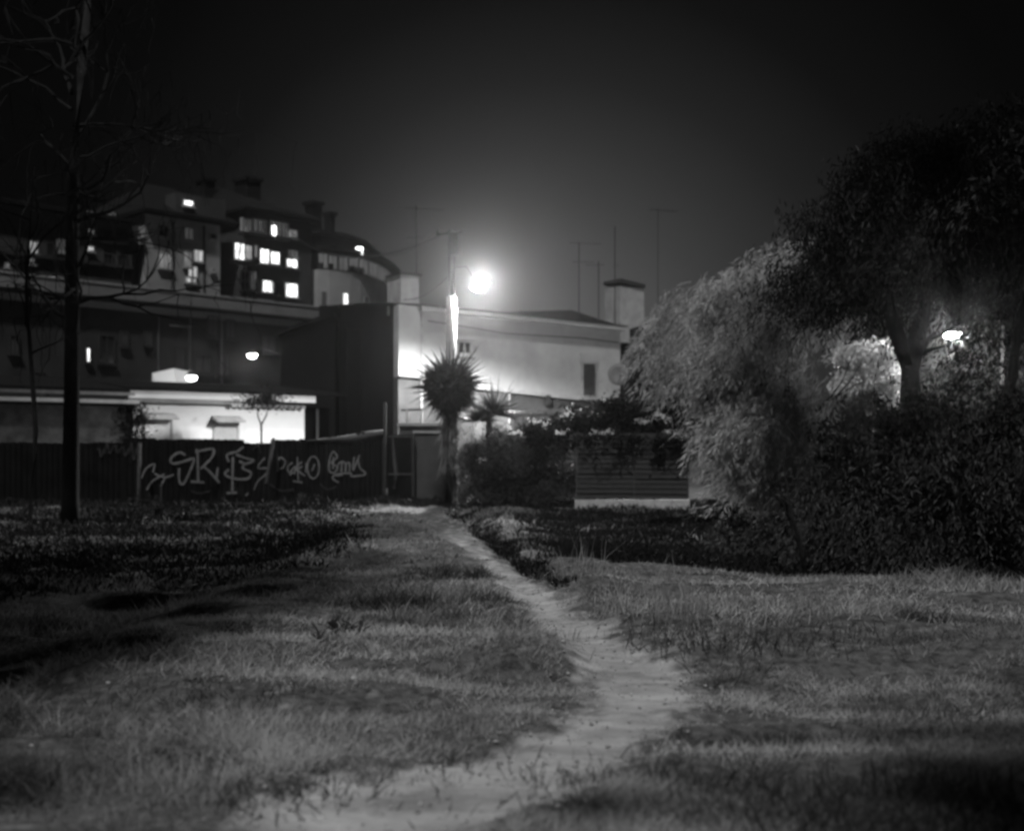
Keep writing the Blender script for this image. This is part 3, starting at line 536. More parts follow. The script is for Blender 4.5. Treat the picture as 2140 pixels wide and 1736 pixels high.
    for k in range(12):
        z = zl(r[0])+.12+k*(r[3]-zl(r[0])-.22)/12; MB().prism([(r[0]+.06, .0, z), (r[0]+.06, .03, z-.03), (r[0]+.06, .035, z-.02), (r[0]+.06, .0, z+.03)], (r[1]-r[0]-.12, 0, 0)).build('slat', M['shutter'], w, fr=H)
    MB().box(r[0]-.06, r[1]+.06, -.055, .06, r[3]+.003, r[3]+.38).build('shutter_box', M['hwall'], w, fr=H)
    MB().box(r[0]-.3, r[1]+.05, .15, .25, zl(r[0])-.1, zl(r[0])-.05).build('sill', M['whitetrim'], w, fr=H)
    r = H.rect(955, 986, 712, 742); w = window(H, r, t, 'glass', d=-.05, bars=1, fm='hwall', fw=.08)
    MB().box(r[0]-.1, r[1]+.1, -.055, .12, r[3]+.003, r[3]+.2).build('lintel', M['hwall'], w, fr=H)
    MB().tube([H.w(us, .05, zb), H.w(us, .05, zc(us)-.05)], .045, 6).build('drainpipe', M['trim'], t)
    u = H.uz(1062, 830)[0]; MB().tube([H.w(u, .1, zb), H.w(u, .1, zl(u)-.2)], .04, 6).build('drainpipe', M['trim'], t)
    MB().tube([H.w(us+.3, .0, zc(us)-.35), H.w(u1*.45, .0, zc(u1*.45)-.55), H.w(u1*.8, .0, zc(u1*.8)-.45), H.w(u1-.1, .0, zc(u1)-.5)], .018, 5).build('facade_cable', M['cable'], t)
    # lower doorway and wall light fitting
    ra = H.rect(1078, 1200, 850, 1000); b = MB(); b.box(ra[0]-.1, ra[0], -.02, .06, zb, ra[3]-.3); b.box(ra[0]-.1, ra[1], -.02, .06, ra[3]-.297, ra[3]-.22); b.build('doorway_frame', M['hlow'], t, fr=H)
    p = H.uz(1141, 835); MB().box(p[0]-.1, p[0]+.1, -.027, .2, p[1]-.22, p[1]+.18).build('wall_fitting', M['dark'], t, fr=H)
    # satellite dish
    p = pt(1292, 782, 47.2); dt = thing('satellite_dish', p, 'round satellite dish beside the shuttered window of the house', 'dish')
    b = MB(); n = 20; v = [(0, 0, 0)]; 
    for rr, dd in ((.22, .03), (.42, .10)):
        for k in range(n): v.append((rr*math.cos(2*math.pi*k/n), -dd, rr*1.08*math.sin(2*math.pi*k/n)))
    b.v = [tuple(p+Vector(q_)) for q_ in v]; b.f = [(0, 1+(k+1) % n, 1+k) for k in range(n)] + [(1+k, 1+(k+1) % n, 1+n+(k+1) % n, 1+n+k) for k in range(n)]
    o = b.build('reflector', M['dish'], dt, smooth=True); s = o.modifiers.new('thickness', 'SOLIDIFY'); s.thickness = .02
    MB().tube([p+Vector((0, -.05, -.4)), p+Vector((.05, -.55, -.1))], .015, 5).build('feed_arm', M['dark'], dt); MB().tube([p+Vector((.05, -.6, -.1)), p+Vector((.05, -.48, -.08))], .04, 6).build('receiver', M['dark'], dt)
    MB().tube([p+Vector((0, .03, 0)), p+Vector((0, .25, -.1)), p+Vector((0, 1.4, -.2))], .03, 6).build('mounting_arm', M['dark'], dt)
house()
def dark_house():
    Y = 54; P = [(578,845),(590,702),(640,683),(688,664),(700,664),(700,845)]; v = [pt(x, y, Y) for x, y in P]; v[0].z = v[-1].z = .5
    t = thing('dark_house', ((v[0].x+v[-1].x)/2, Y, .5), 'black unlit house end with a sloping roof left of the lamplit house', 'building')
    MB().prism(v, (0, 7, 0)).build('wall', M['hside'], t)
    a, b, c = v[1]+Vector((-.3, -.2, .003)), v[3]+Vector((0, -.2, .003)), v[4]+Vector((0, -.2, .003)); MB().prism([a, b, c, c+Vector((0, 0, .2)), b+Vector((0, 0, .2)), a+Vector((0, 0, .16))], (0, 7.4, 0)).build('roof', M['roof'], t)
    q = pt(693, 650, Y+1); MB().box(q.x-.5, q.x+.6, Y+.5, Y+1.6, v[3].z, pt(0, 641, Y+1).z).build('chimney', M['hside'], t)
dark_house()
def yard():
    # balustrade by the corner of the house, low garden wall pier, gate
    Y = 38.5; a = pt(838, 857, Y); b = pt(884, 855, Y); t = thing('balcony_rail', (a.x, Y, .1), 'dark rail on posts by the house corner left of the yucca', 'railing')
    MB().tube([a, b], .04, 6).build('handrail', M['dark'], t)
    for x in (851, 880): p = pt(x, 857, Y); MB().box(p.x-.04, p.x+.04, Y-.04, Y+.04, .1, p.z).build('post', M['concrete'], t)
    p0, p1 = pt(834, 884, 37.5), pt(935, 884, 37.5); t = thing('low_garden_wall', (p0.x, 37.5, .1), 'pale low garden wall with a coping behind the gate', 'wall')
    MB().box(p0.x, p1.x, 37.5, 37.8, .1, p0.z-.09).build('wall', M['hlow'], t); MB().box(p0.x-.05, p1.x+.05, 37.42, 37.88, p0.z-.087, p0.z).build('coping', M['trim'], t)
    q0, q1, qz = pt(866, 905, 34.6), pt(934, 905, 34.6), pt(866, 905, 34.6).z; t = thing('garden_wall', (q0.x, 34.6, .1), 'grey rendered garden wall right of the dark gate, behind the yucca trunk', 'wall')
    MB().box(q0.x, q1.x+.3, 34.6, 34.9, -.1, qz).build('wall', M['hlow'], t); MB().box(q0.x-.04, q1.x+.34, 34.55, 34.95, qz+.003, qz+.07).build('coping', M['trim'], t)
yard()

# ------------------------------------------------------------------ antennas
def antenna(x, ytop, ybot, Y, booms, label, lean=0.0, wires=False):
    a, b = pt(x, ybot, Y), pt(x+lean, ytop, Y); t = thing('roof_antenna', a, label, 'antenna', 'antennas on the house roofs')
    MB().tube([a, b], .028 if x < 1300 else .016, 6).build('mast', M['dark'], t)
    for (f, L, az, n, el) in booms:
        p = a.lerp(b, f); d = Vector((math.cos(R(az)), math.sin(R(az)), 0)); s = Vector((-d.y, d.x, 0)); bm = MB().tube([p-d*L*.3, p+d*L*.7], .014, 5).build('boom', M['dark'], t)
        for k in range(n):
            c = p-d*L*.3+d*L*k/(max(1, n-1)); MB().tube([c-s*el, c+s*el], .008, 4).build('element', M['dark'], bm)
antenna(870, 430, 577, 45.0, [(.96, 1.5, 15, 7, .28), (.55, .6, 160, 4, .2)], 'tall thin antenna on the pale corner chimney')
antenna(1210, 505, 668, 49.5, [(.98, 1.3, 10, 6, .25), (.74, .9, 5, 2, .1)], 'faint antenna with a cross boom over the middle of the house roof')
antenna(1251, 546, 690, 49.8, [(.95, .8, 170, 4, .2)], 'short faint antenna mast right beside the cross boom antenna')
antenna(1285, 473, 690, 49.6, [(.62, .25, 0, 2, .08)], 'tall bare mast just left of the dark capped chimney')
antenna(1375, 434, 700, 56, [(.98, 1.4, 20, 6, .3)], 'far faint antenna right of the dark capped chimney')

def batwing(d):                          # a street luminaire throws least light straight down
    d.use_nodes = True; n = d.node_tree; e = next(q for q in n.nodes if q.type == 'EMISSION')
    t = n.nodes.new('ShaderNodeTexCoord'); sx = n.nodes.new('ShaderNodeSeparateXYZ'); ab = n.nodes.new('ShaderNodeMath'); ab.operation = 'ABSOLUTE'; mr = n.nodes.new('ShaderNodeMapRange')
    n.links.new(t.outputs['Normal'], sx.inputs[0]); n.links.new(sx.outputs['Z'], ab.inputs[0]); n.links.new(ab.outputs[0], mr.inputs['Value'])
    mr.inputs['From Min'].default_value = .35; mr.inputs['From Max'].default_value = .95; mr.inputs['To Min'].default_value = 1; mr.inputs['To Max'].default_value = .08
    n.links.new(mr.outputs[0], e.inputs['Strength'])
# ------------------------------------------------------------------ utility pole, street lamp, wires
def pole_and_lamp():
    Y = 39.3; p = pt(943, 900, Y); t = thing('utility_pole', (p.x, Y, .1), 'tall utility pole, its pale lower shaft glaring under the lamp, above the yucca', 'utility pole')
    a, b = pt(943, 620, Y), pt(945, 487, Y)
    MB().tube([(p.x, Y, .0), (p.x, Y, a.z-.5), (p.x, Y, a.z)], [.20, .165, .15], 12).build('concrete_shaft', M['concrete'], t, smooth=True)
    MB().tube([(p.x-.07, Y, a.z-.6), (p.x-.07, Y, b.z)], .035, 6).build('upper_mast', M['cable'], t)
    MB().tube([(p.x+.10, Y, a.z-.6), (p.x+.10, Y, b.z-.3)], .025, 6).build('upper_mast', M['cable'], t)
    q = pt(948, 512, Y); MB().box(q.x-.16, q.x+.16, Y-.18, Y+.02, q.z-.36, q.z+.38).build('junction_box', M['dark'], t)
    MB().tube([(p.x-.5, Y, b.z-.05), (p.x+.35, Y, b.z+.02)], .035, 6).build('crossarm', M['dark'], t)
    for dx in (-.45, .0, .3): MB().lathe((p.x+dx, Y, b.z-.02), [(.03, 0), (.05, .03), (.03, .06), (.05, .09), (.02, .13)], 8).build('insulator', M['shutter'], t)
    c = pt(1003, 596, 39.6); l = thing('street_lamp', c, 'brightest street lamp, hung on an arm beside the utility pole', 'street lamp')
    d = Vector((.93, 0, .36)).normalized(); a0 = Vector((p.x+.1, Y, c.z+.55)); MB().tube([a0, a0+Vector((.4, .1, .05)), c-d*.15+Vector((0, 0, .2))], .014, 6).build('arm', M['roof'], l)
    # cowl: open-bottomed housing tilted upwards away from the pole
    n = 14; b_ = MB(); s = Vector((0, 1, 0)); up = d.cross(s)*-1
    up = Vector((-d.z, 0, d.x))
    rings = []
    for (h, k) in ((.10, .35), (.08, .8), (.0, 1.0)):
        rings.append([c+d*(.36*k*math.cos(2*math.pi*j/n))+s*(.15*k*math.sin(2*math.pi*j/n))+up*(h+.06) for j in range(n)])
    for r_ in rings: b_.v += [tuple(v) for v in r_]
    for i in range(2):
        for j in range(n): b_.f.append((i*n+j, i*n+(j+1) % n, (i+1)*n+(j+1) % n, (i+1)*n+j))
    b_.f.append(tuple(range(n-1, -1, -1))); b_.build('lamp_housing', M['metal'], l, smooth=True)
    g = MB()
    for (h, k) in ((.05, .92), (-.04, .85), (-.14, .62), (-.19, .25)):
        g.v += [tuple(c+d*(.33*k*math.cos(2*math.pi*j/n))+s*(.14*k*math.sin(2*math.pi*j/n))+up*h) for j in range(n)]
    for i in range(3):
        for j in range(n): g.f.append((i*n+j, (i+1)*n+j, (i+1)*n+(j+1) % n, i*n+(j+1) % n))
    g.f += [tuple(range(n)), tuple(range(4*n-1, 3*n-1, -1))]; g.build('lamp_glass', E['bulb'], l, smooth=True)
    sp = light('lamp_beam', c+Vector((0, -.02, -.30)), LAMP_SPOT, l, 'SPOT', .32); sp.data.spot_size = R(158); sp.data.spot_blend = .5; batwing(sp.data); sp.rotation_euler = Vector((.05, .0, 1)).to_track_quat('Z', 'Y').to_euler()
    light('lamp_glow', c+Vector((0, -.25, -.05)), LAMP_POINT, l, 'POINT', .32)
    sp = light('lamp_front_beam', c+Vector((.05, -.35, -.02)), LAMP_FRONT, l, 'SPOT', .18); sp.data.spot_size = R(130); sp.data.spot_blend = .9; sp.rotation_euler = Vector((0, 1, .05)).to_track_quat('Z', 'Y').to_euler()
    # wires
    def wire(a, b, sag, label, r=.012):
        pts = [Vector(a).lerp(Vector(b), k/14)-Vector((0, 0, sag*4*(k/14)*(1-k/14))) for k in range(15)]
        tag(MB().tube(pts, r, 4).build('overhead_wire', M['cable'], base=pts[0]), label, 'wire', 'wires strung from the utility pole')
    top = Vector((p.x-.45, Y, b.z+.1)); cc = pt(771, 505, 85); wire(top, (cc.x, cc.y, cc.z), .9, 'thick wire sagging from the pole top to the curved building', .03)
    cc = pt(600, 478, 80); wire(top+Vector((.45, 0, 0)), cc, 1.4, 'long wire from the pole top towards the chimneys', .03)
    cc = H.w(.4, -.4, H.uz(850, 640)[1]+.3); wire(Vector((p.x-.07, Y, c.z+.3)), cc, .25, 'short wire from the pole to the corner of the house', .012)
pole_and_lamp()

# ------------------------------------------------------------------ graffiti fence of metal sheets
FN = Frame(-60, 32.2, 806, 34.2)
def fence():
    t = thing('sheet_metal_fence', FN.w(FN.len/2, 0, 0), 'dark fence of corrugated metal sheets sprayed with pale graffiti', 'fence')
    tops = [(-60,926),(160,925),(288,924),(292,917),(486,918),(492,926),(560,928),(566,921),(640,919),(700,916),(735,911),(770,906),(806,901)]
    nw = 14; L = FN.len; w = L/nw; proto = None
    for i in range(nw):
        u = i*w; g_ = FN.w(u+w/2, 0, 0); x = CX+F*g_.x/g_.y; yt = float(np.interp(x, [a for a, _ in tops], [b for _, b in tops])); zt = FN.uz(x, yt)[1]+random.uniform(-.01, .03); zbm = gz(g_.x, g_.y)-.25
        b = MB(); n = 12
        for k in range(n+1):
            d = .022*(1 if k % 2 else -1)+random.uniform(-.004, .004); jag = random.uniform(-.012, .012); dd = d+.03*(i % 2); uu = u-.05+(w+.07)*k/n; b.v += [(uu, dd, zbm), (uu, dd, zt+jag)]
        for k in range(n): b.f.append((2*k, 2*k+2, 2*k+3, 2*k+1))
        o = b.build('metal_sheet', M['sheet'], t, fr=FN); m_ = o.modifiers.new('thickness', 'SOLIDIFY'); m_.thickness = .004
    MB().box(0, L, -.10, -.04, 1.15, 1.22).build('rail', M['post'], t, fr=FN); MB().box(0, L, -.10, -.04, .35, .42).build('rail', M['post'], t, fr=FN)
    # posts seen against the sheets
    for (x0, y0, x1, y1, r) in [(292,925,289,1068,.05),(572,915,556,1010,.045),(338,1005,335,1078,.015)]:
        a = pt(x0, y0, 32.3 if x0 < 500 else 33.2); c = pt(x1, y1, a.y-.15); MB().tube([a, c], r, 7).build('post', M['post'], t)
    # draped tarpaulin on the right end of the fence top
    b = MB(); n = 16
    for k in range(n+1):
        x = 640+(806-640)*k/n; u, z = FN.uz(x, np.interp(x, [640,700,735,770,806], [919,913,907,900,897])); zz = FN.uz(x, np.interp(x, [640,700,740,780,806], [922,921,925,915,912]))[1]
        b.v += [(u, .03, zz-.02), (u, .10+.03*math.sin(k), (z+zz)/2), (u, .0, z), (u, -.3, z-.05)]
    for k in range(n):
        for j in range(3): b.f.append((4*k+j, 4*k+4+j, 4*k+5+j, 4*k+1+j))
    o = b.build('tarpaulin', M['post'], base=FN.w(L*.85, 0, 1.7), fr=FN, smooth=True); tag(o, 'crumpled tarpaulin draped over the right end of the fence top', 'tarpaulin'); s = o.modifiers.new('thickness', 'SOLIDIFY'); s.thickness = .01
    # graffiti, sprayed strokes
    def conv(c): return (235.1+c[0]*.293, 705.4+c[1]*.293)
    G = {'graffiti_tag': [[(210,1000),(240,935),(300,900),(290,960)],[(245,1085),(290,1020),(375,970)],[(300,968),(375,995),(438,975)],[(375,1005),(345,1058)]],
     'graffiti_letter': [[(522,838),(480,818),(430,845),(415,880),(440,897),(500,885),(575,862),(580,885),(548,965),(515,1032),(490,1042),(475,1000),(478,930)]]}
    G2 = [[(595,795),(608,830),(612,1028)],[(560,1025),(655,1032)],[(592,815),(660,800),(722,795),(712,850),(650,915),(628,935)],[(650,918),(700,960),(764,1035)],[(752,925),(742,1012)]]
    G3 = [[(935,778),(890,810),(818,835),(832,885)],[(860,850),(855,1092)],[(815,1107),(890,1104)],[(880,832),(950,858),(1008,875),(950,898),(905,880)],[(948,895),(930,930),(988,962),(968,1002),(900,1008),(832,992),(803,970),(830,938)]]
    G4 = [[(1090,855),(1052,895),(1042,930),(1100,932),(1095,972),(1040,1020),(1010,1085)],[(950,1125),(972,1105)]]
    el = [(1432+42*math.cos(a*math.pi/9), 925+78*math.sin(a*math.pi/9)) for a in range(19)]
    G5 = [[(1178,955),(1185,872),(1202,855),(1232,880),(1220,922),(1190,935)],[(1285,890),(1250,920),(1262,962),(1302,918),(1298,975)],[(1318,850),(1325,1032)],[(1352,885),(1310,930),(1372,985)],[(1262,978),(1310,945),(1355,915)],[(1288,1022),(1355,1032)],[(1385,890),(1378,960)],el,[(1442,900),(1424,948)]]
    G6 = [[(1560,828),(1546,880),(1545,948),(1582,962),(1602,922),(1560,892),(1602,852),(1578,812),(1560,828)],[(1575,850),(1572,935)],[(1600,950),(1612,900),(1640,880)],[(1632,955),(1638,888),(1662,902),(1660,955)],[(1664,900),(1690,893),(1690,955)],[(1722,850),(1714,945),(1735,900),(1762,835)],[(1752,862),(1762,925),(1802,962),(1792,978),(1702,988),(1700,966),(1602,972),(1568,1000),(1612,1032)],[(1590,985),(1640,975)]]
    old = [[(u_, 800+28*math.sin(q_*1.9)), (u_+18, 770+22*math.cos(q_*2.3)), (u_+30, 850-30*math.sin(q_)), (u_+52, 790)] for q_, u_ in enumerate(range(-110, 130, 58))]; old2 = [[(1000, 800), (1040, 770), (1060, 830)], [(1480, 1040), (1530, 1080), (1600, 1060)], [(560, 1090), (620, 1110), (700, 1090)], [(1120, 1040), (1200, 1090), (1290, 1080)]]
    for k, (nm, st, wd, mt) in enumerate([*[('faded_tag', [o_], .035, 'faded') for o_ in old+old2], ('graffiti_tag', G['graffiti_tag'], .055, 'spray'),('graffiti_letter', G['graffiti_letter'], .075, 'spray'),('graffiti_letter', G2, .075, 'spray'),('graffiti_letter', G3, .075, 'spray'),('graffiti_tag', G4, .05, 'spray'),('graffiti_tag', G5, .05, 'spray'),('graffiti_tag', G6, .055, 'spray')]):
        b = MB()
        for si, s_ in enumerate(st):
            P = [FN.uz(*conv(c)) for c in s_]; Q = []
            for i in range(len(P)-1):                      # Catmull-Rom through the points
                p0, p1, p2, p3 = [Vector(P[max(0, min(len(P)-1, j))]) for j in (i-1, i, i+1, i+2)]
                for q in range(5):
                    tt = q/5; Q.append(.5*((2*p1)+(p2-p0)*tt+(2*p0-5*p1+4*p2-p3)*tt*tt+(3*p1-p0-3*p2+p3)*tt**3))
            Q.append(Vector(P[-1])); n0 = len(b.v)
            for i, q in enumerate(Q):
                d = (Q[min(i+1, len(Q)-1)]-Q[max(0, i-1)]).normalized(); s2 = Vector((-d.y, d.x))*wd*random.uniform(.36, .5); dd = .062+.0015*si
                b.v += [(q.x+s2.x, dd, q.y+s2.y), (q.x-s2.x, dd, q.y-s2.y)]
            for i in range(len(Q)-1): j = n0+2*i; b.f.append((j, j+1, j+3, j+2))
        o = b.build(nm, M[mt], t, fr=FN)
    # gate at the right end
    G_ = Frame(806, 34.3, 864, 34.5); zt = G_.uz(830, 908)[1]; t = thing('metal_gate', G_.w(G_.len/2, 0, .05), 'dark metal gate between the graffiti fence and the grey garden wall', 'gate')
    a, c = pt(804, 840, 34.1), pt(804, 1048, 34.1); MB().box(a.x-.045, a.x+.045, 34.05, 34.14, c.z, a.z).build('gate_post', M['dark'], t)
    e = pt(863, 1040, 34.4); MB().box(e.x-.03, e.x+.05, 34.36, 34.44, .05, zt+.05).build('gate_post', M['dark'], t)
    MB().box(.06, G_.len-.05, -.02, .0, .15, zt).build('gate_panel', M['sheet'], t, fr=G_)
    for z in (.9, zt-.08): MB().box(.05, G_.len-.04, .003, .03, z, z+.05).build('gate_rail', M['post'], t, fr=G_)
    b = MB().tube([G_.w(.24, .05, .5), G_.w(.30, .08, .9), G_.w(.25, .07, 1.3), G_.w(.2, .05, zt-.1)], [.03, .06, .05, .02], 7).build('hanging_rag', M['post'], base=G_.w(.25, .05, .5)); tag(b, 'pale twisted rag hanging on the dark metal gate', 'rag')
fence()

# ------------------------------------------------------------------ slatted fence right, on a low block footing
SF = Frame(1206, 30.6, 1437, 30.2)
def slats():
    zt, zb = SF.uz(1300, 905)[1], SF.uz(1300, 1040)[1]; L = SF.len
    t = thing('slatted_fence', SF.w(L/2, 0, zb), 'weathered fence of horizontal slats under the overgrown hedge', 'fence')
    n = 13; h = (zt-zb)/n
    for k in range(n):
        b = MB(); q = random.uniform(-.006, .006); b.prism([(0, q+.006, zb+k*h-.012), (0, q+.028, zb+k*h-.012), (0, q+.004, zb+(k+1)*h), (0, q-.016, zb+(k+1)*h)], (L*.515, 0, random.uniform(-.01, .01))); b.build('slat', M['slat'], t, fr=SF)
        b = MB(); q = random.uniform(-.006, .006); b.prism([(L*.525, q+.006, zb+k*h-.014), (L*.525, q+.028, zb+k*h-.014), (L*.525, q+.004, zb+(k+1)*h-.004), (L*.525, q-.016, zb+(k+1)*h-.004)], (L*.475, 0, random.uniform(-.01, .01))); b.build('slat', M['slat'], t, fr=SF)
    for u in (0.0, L*.52, L): MB().box(u-.035, u+.035, -.08, -.02, zb, zt+.04).build('post', M['post'], t, fr=SF)
    z0 = SF.uz(1300, 1064)[1]-.25; z1 = SF.uz(1300, 1043)[1]
    t = thing('block_footing', SF.w(L/2, 0, z0), 'row of pale concrete blocks under the slatted fence', 'wall'); u = -.05; k = 0
    while u < L+.05:
        w = random.uniform(.38, .46); MB().box(u, min(u+w, L+.06)-.012, -.16+random.uniform(-.01, .01), .10+random.uniform(-.02, .02), z0, z1+random.uniform(-.025, .0)).build('block', M['stone'], t, fr=SF); u += w
slats()

# ------------------------------------------------------------------ plants
def spiky(c, n, L, W, m, parent, name='leaf_head', droop=0.15, down=0.4, rmin=.08, sq=(1, 1, 1)):
    D_ = rng.normal(size=(n, 3)); D_ = unit(D_); D_[:, 2] = np.where(D_[:, 2] < -down, -D_[:, 2]*rng.random(n), D_[:, 2]); D_ = unit(D_)
    P = np.array(c)+D_*rmin*np.array(sq); l = L*(0.55+.65*rng.random(n)**1.3); B = np.zeros((n, 3)); B[:, 2] = -droop*rng.random(n); B += rng.normal(size=(n, 3))*.05
    V, T, r = blades(P, D_, l, np.full(n, W), B); return tri_mesh(name, V, T, r, m, parent)
def yucca():
    Y = 32.6; c = pt(938, 812, Y); b = pt(938, 1040, Y); t = thing('yucca_tree', (b.x, Y, gz(b.x, Y)), 'round spiky yucca on a single trunk, black against the lit house', 'yucca')
    MB().tube([(b.x+.03, Y, gz(b.x, Y)-.1), (b.x, Y, 1.0), (c.x+.02, Y, 1.9), (c.x, Y, c.z)], [.12, .09, .08, .10], 10).build('trunk', M['bark'], t, smooth=True)
    for dx, dz, L in ((0, .12, .50), (-.24, .24, .42), (.22, .24, .46), (-.2, -.14, .46), (.2, -.16, .48), (0, -.42, .42), (-.1, .0, .5), (.12, .05, .5)): spiky((c.x+dx*1.15, Y+random.uniform(-.15, .15), c.z+dz*1.1), 460, L*1.14, .045, M['yucca'], t, 'leaf_head', .08, .95)
    spiky((c.x, Y, c.z+.05), 260, 1.1, .05, M['yucca'], t, 'long_leaves', .05, .7, .15); spiky((c.x+.12, Y-.1, c.z+.15), 90, 1.05, .045, M['yucca'], t, 'long_leaves', .05, .3, .15)
    n = 420; a = rng.uniform(0, 6.28, n); z = rng.uniform(c.z-1.9, c.z-.65, n); rr = rng.uniform(.04, .11, n)+.07*(z-c.z+1.9); P = np.stack([c.x+np.cos(a)*rr, Y+np.sin(a)*rr, z], 1)
    Dn = unit(np.stack([np.cos(a)*.25, np.sin(a)*.25, -np.ones(n)], 1)+rng.normal(size=(n, 3))*.12); V, T, r = blades(P, Dn, rng.uniform(.35, .7, n), np.full(n, .025), rng.normal(size=(n, 3))*.08); tri_mesh('dead_fronds', V, T, r, M['straw'], t)
    Y = 34.2; c = pt(1022, 872, Y); t = thing('dwarf_palm', (c.x, Y, .1), 'smaller grey palm with upright fronds right of the big yucca', 'palm'); MB().tube([(c.x, Y, 0), (c.x, Y, c.z-.1)], [.12, .09], 8).build('trunk', M['bark'], t)
    spiky((c.x+.15, Y-.9, c.z+.05), 300, .95, .035, M['palm'], t, 'fronds', .2, .1); spiky((c.x-.25, Y-.9, c.z-.12), 200, .8, .03, M['palm'], t, 'fronds', .3, .1)
yucca()

def branchy(mb, p, d, L, r, depth, g, curl=0.25, up=0.0, nchild=(2, 3), tips=None, seg=5):
    pts = [Vector(p)]; rad = [r]; dd = Vector(d).normalized()
    for i in range(seg):
        dd = (dd+Vector((g.gauss(0, curl), g.gauss(0, curl), g.gauss(0, curl)+up))*.5).normalized(); pts.append(pts[-1]+dd*L/seg); rad.append(r*(1-.55*(i+1)/seg))
    mb.tube(pts, rad, 6 if r > .03 else 4, cap=False)
    if depth == 0:
        if tips is not None: tips.append(pts[-1].copy())
        return
    for k in range(g.randint(*nchild)):
        j = g.randint(max(1, seg//2), seg); ax = Vector((g.gauss(0, 1), g.gauss(0, 1), g.gauss(0, .5))).normalized()
        branchy(mb, pts[j], (dd+ax*.75).normalized(), L*g.uniform(.55, .8), rad[j]*.75, depth-1, g, curl, up, nchild, tips, seg)
def crown_leaves(name, blobs, n, L, W, m, parent, droop=1.0, clump=.45, nclump=90, g=rng, shell=.55):
    P = []; V_ = sum(b[1][0]*b[1][1]*b[1][2] for b in blobs)
    for (c, rad) in blobs:
        k = max(6, int(nclump*rad[0]*rad[1]*rad[2]/V_)); q = unit(g.normal(size=(k, 3)))*(shell+(1-shell)*g.random((k, 1)))*np.array(rad)+np.array(c)
        m_ = int(n*rad[0]*rad[1]*rad[2]/V_/k)
        for cc in q:
            s = clump*g.uniform(.5, 1.3); pp = np.clip(g.normal(size=(m_, 3)), -1.9, 1.9)*np.array([s, s, s*.8])*.5+cc; P.append(pp)
    P = np.concatenate(P); nn = len(P); D_ = unit(g.normal(size=(nn, 3))*.55+np.array([.15, 0, -droop])); l = L*(.6+.8*g.random(nn))
    V, T, r = leaves(P, D_, l, np.full(nn, W)*(.7+.6*g.random(nn)), g); return tri_mesh(name, V, T, r, m, parent)
def sprays(name, blobs, ns, per, L, W, m, parent, slen=(.5, 1.0), lean=-.35, thick=.07, shell=.4, g=rng):   # leaves hung along drooping twigs
    vol = np.array([b[1][0]*b[1][1]*b[1][2] for b in blobs])**.8; k = g.choice(len(blobs), ns, p=vol/vol.sum()); C = np.array([b[0] for b in blobs])[k]; Rr = np.array([b[1] for b in blobs])[k]
    c = C + unit(g.normal(size=(ns, 3)))*(shell+(1.3-shell)*g.random((ns, 1))**1.1)*Rr; keep = .6*vnoise(c[:, 0]+.6*c[:, 1], c[:, 2]+.3*c[:, 1], .85, 77)+.4*vnoise(c[:, 0]+.6*c[:, 1], c[:, 2]-.3*c[:, 1], .3, 78) > .45; c = c[keep]; ns = len(c)
    d0 = unit(np.stack([lean+g.normal(0, .35, ns), g.normal(0, .35, ns), -1+g.normal(0, .3, ns)], 1)); sl = g.uniform(slen[0], slen[1], ns)
    t_ = g.random((ns, per)); P = c[:, None, :] + d0[:, None, :]*(t_*sl[:, None])[..., None] + np.clip(g.normal(size=(ns, per, 3)), -2, 2)*thick; P[..., 2] -= .15*(t_**2)
    D_ = unit(np.repeat(d0[:, None, :], per, 1) + g.normal(size=(ns, per, 3))*.35).reshape(-1, 3); P = P.reshape(-1, 3); n = len(P); l = L*(.5+.9*g.random(n))
    V, T, r = leaves(P, D_, l, np.full(n, W)*(.6+.8*g.random(n)), g); tone = np.repeat(np.repeat(g.random(ns), per), 4); return tri_mesh(name, V, T, np.clip(.45*r+.55*tone, 0, 1), m, parent)
def B(x, y, Y, rx, rz, ry=None):      # crown lobe centred on column x, row y at distance Y, radii given in photograph pixels
    s = Y/F; p = pt(x, y, Y); return (tuple(p), (rx*s, (ry or rx)*s, rz*s))
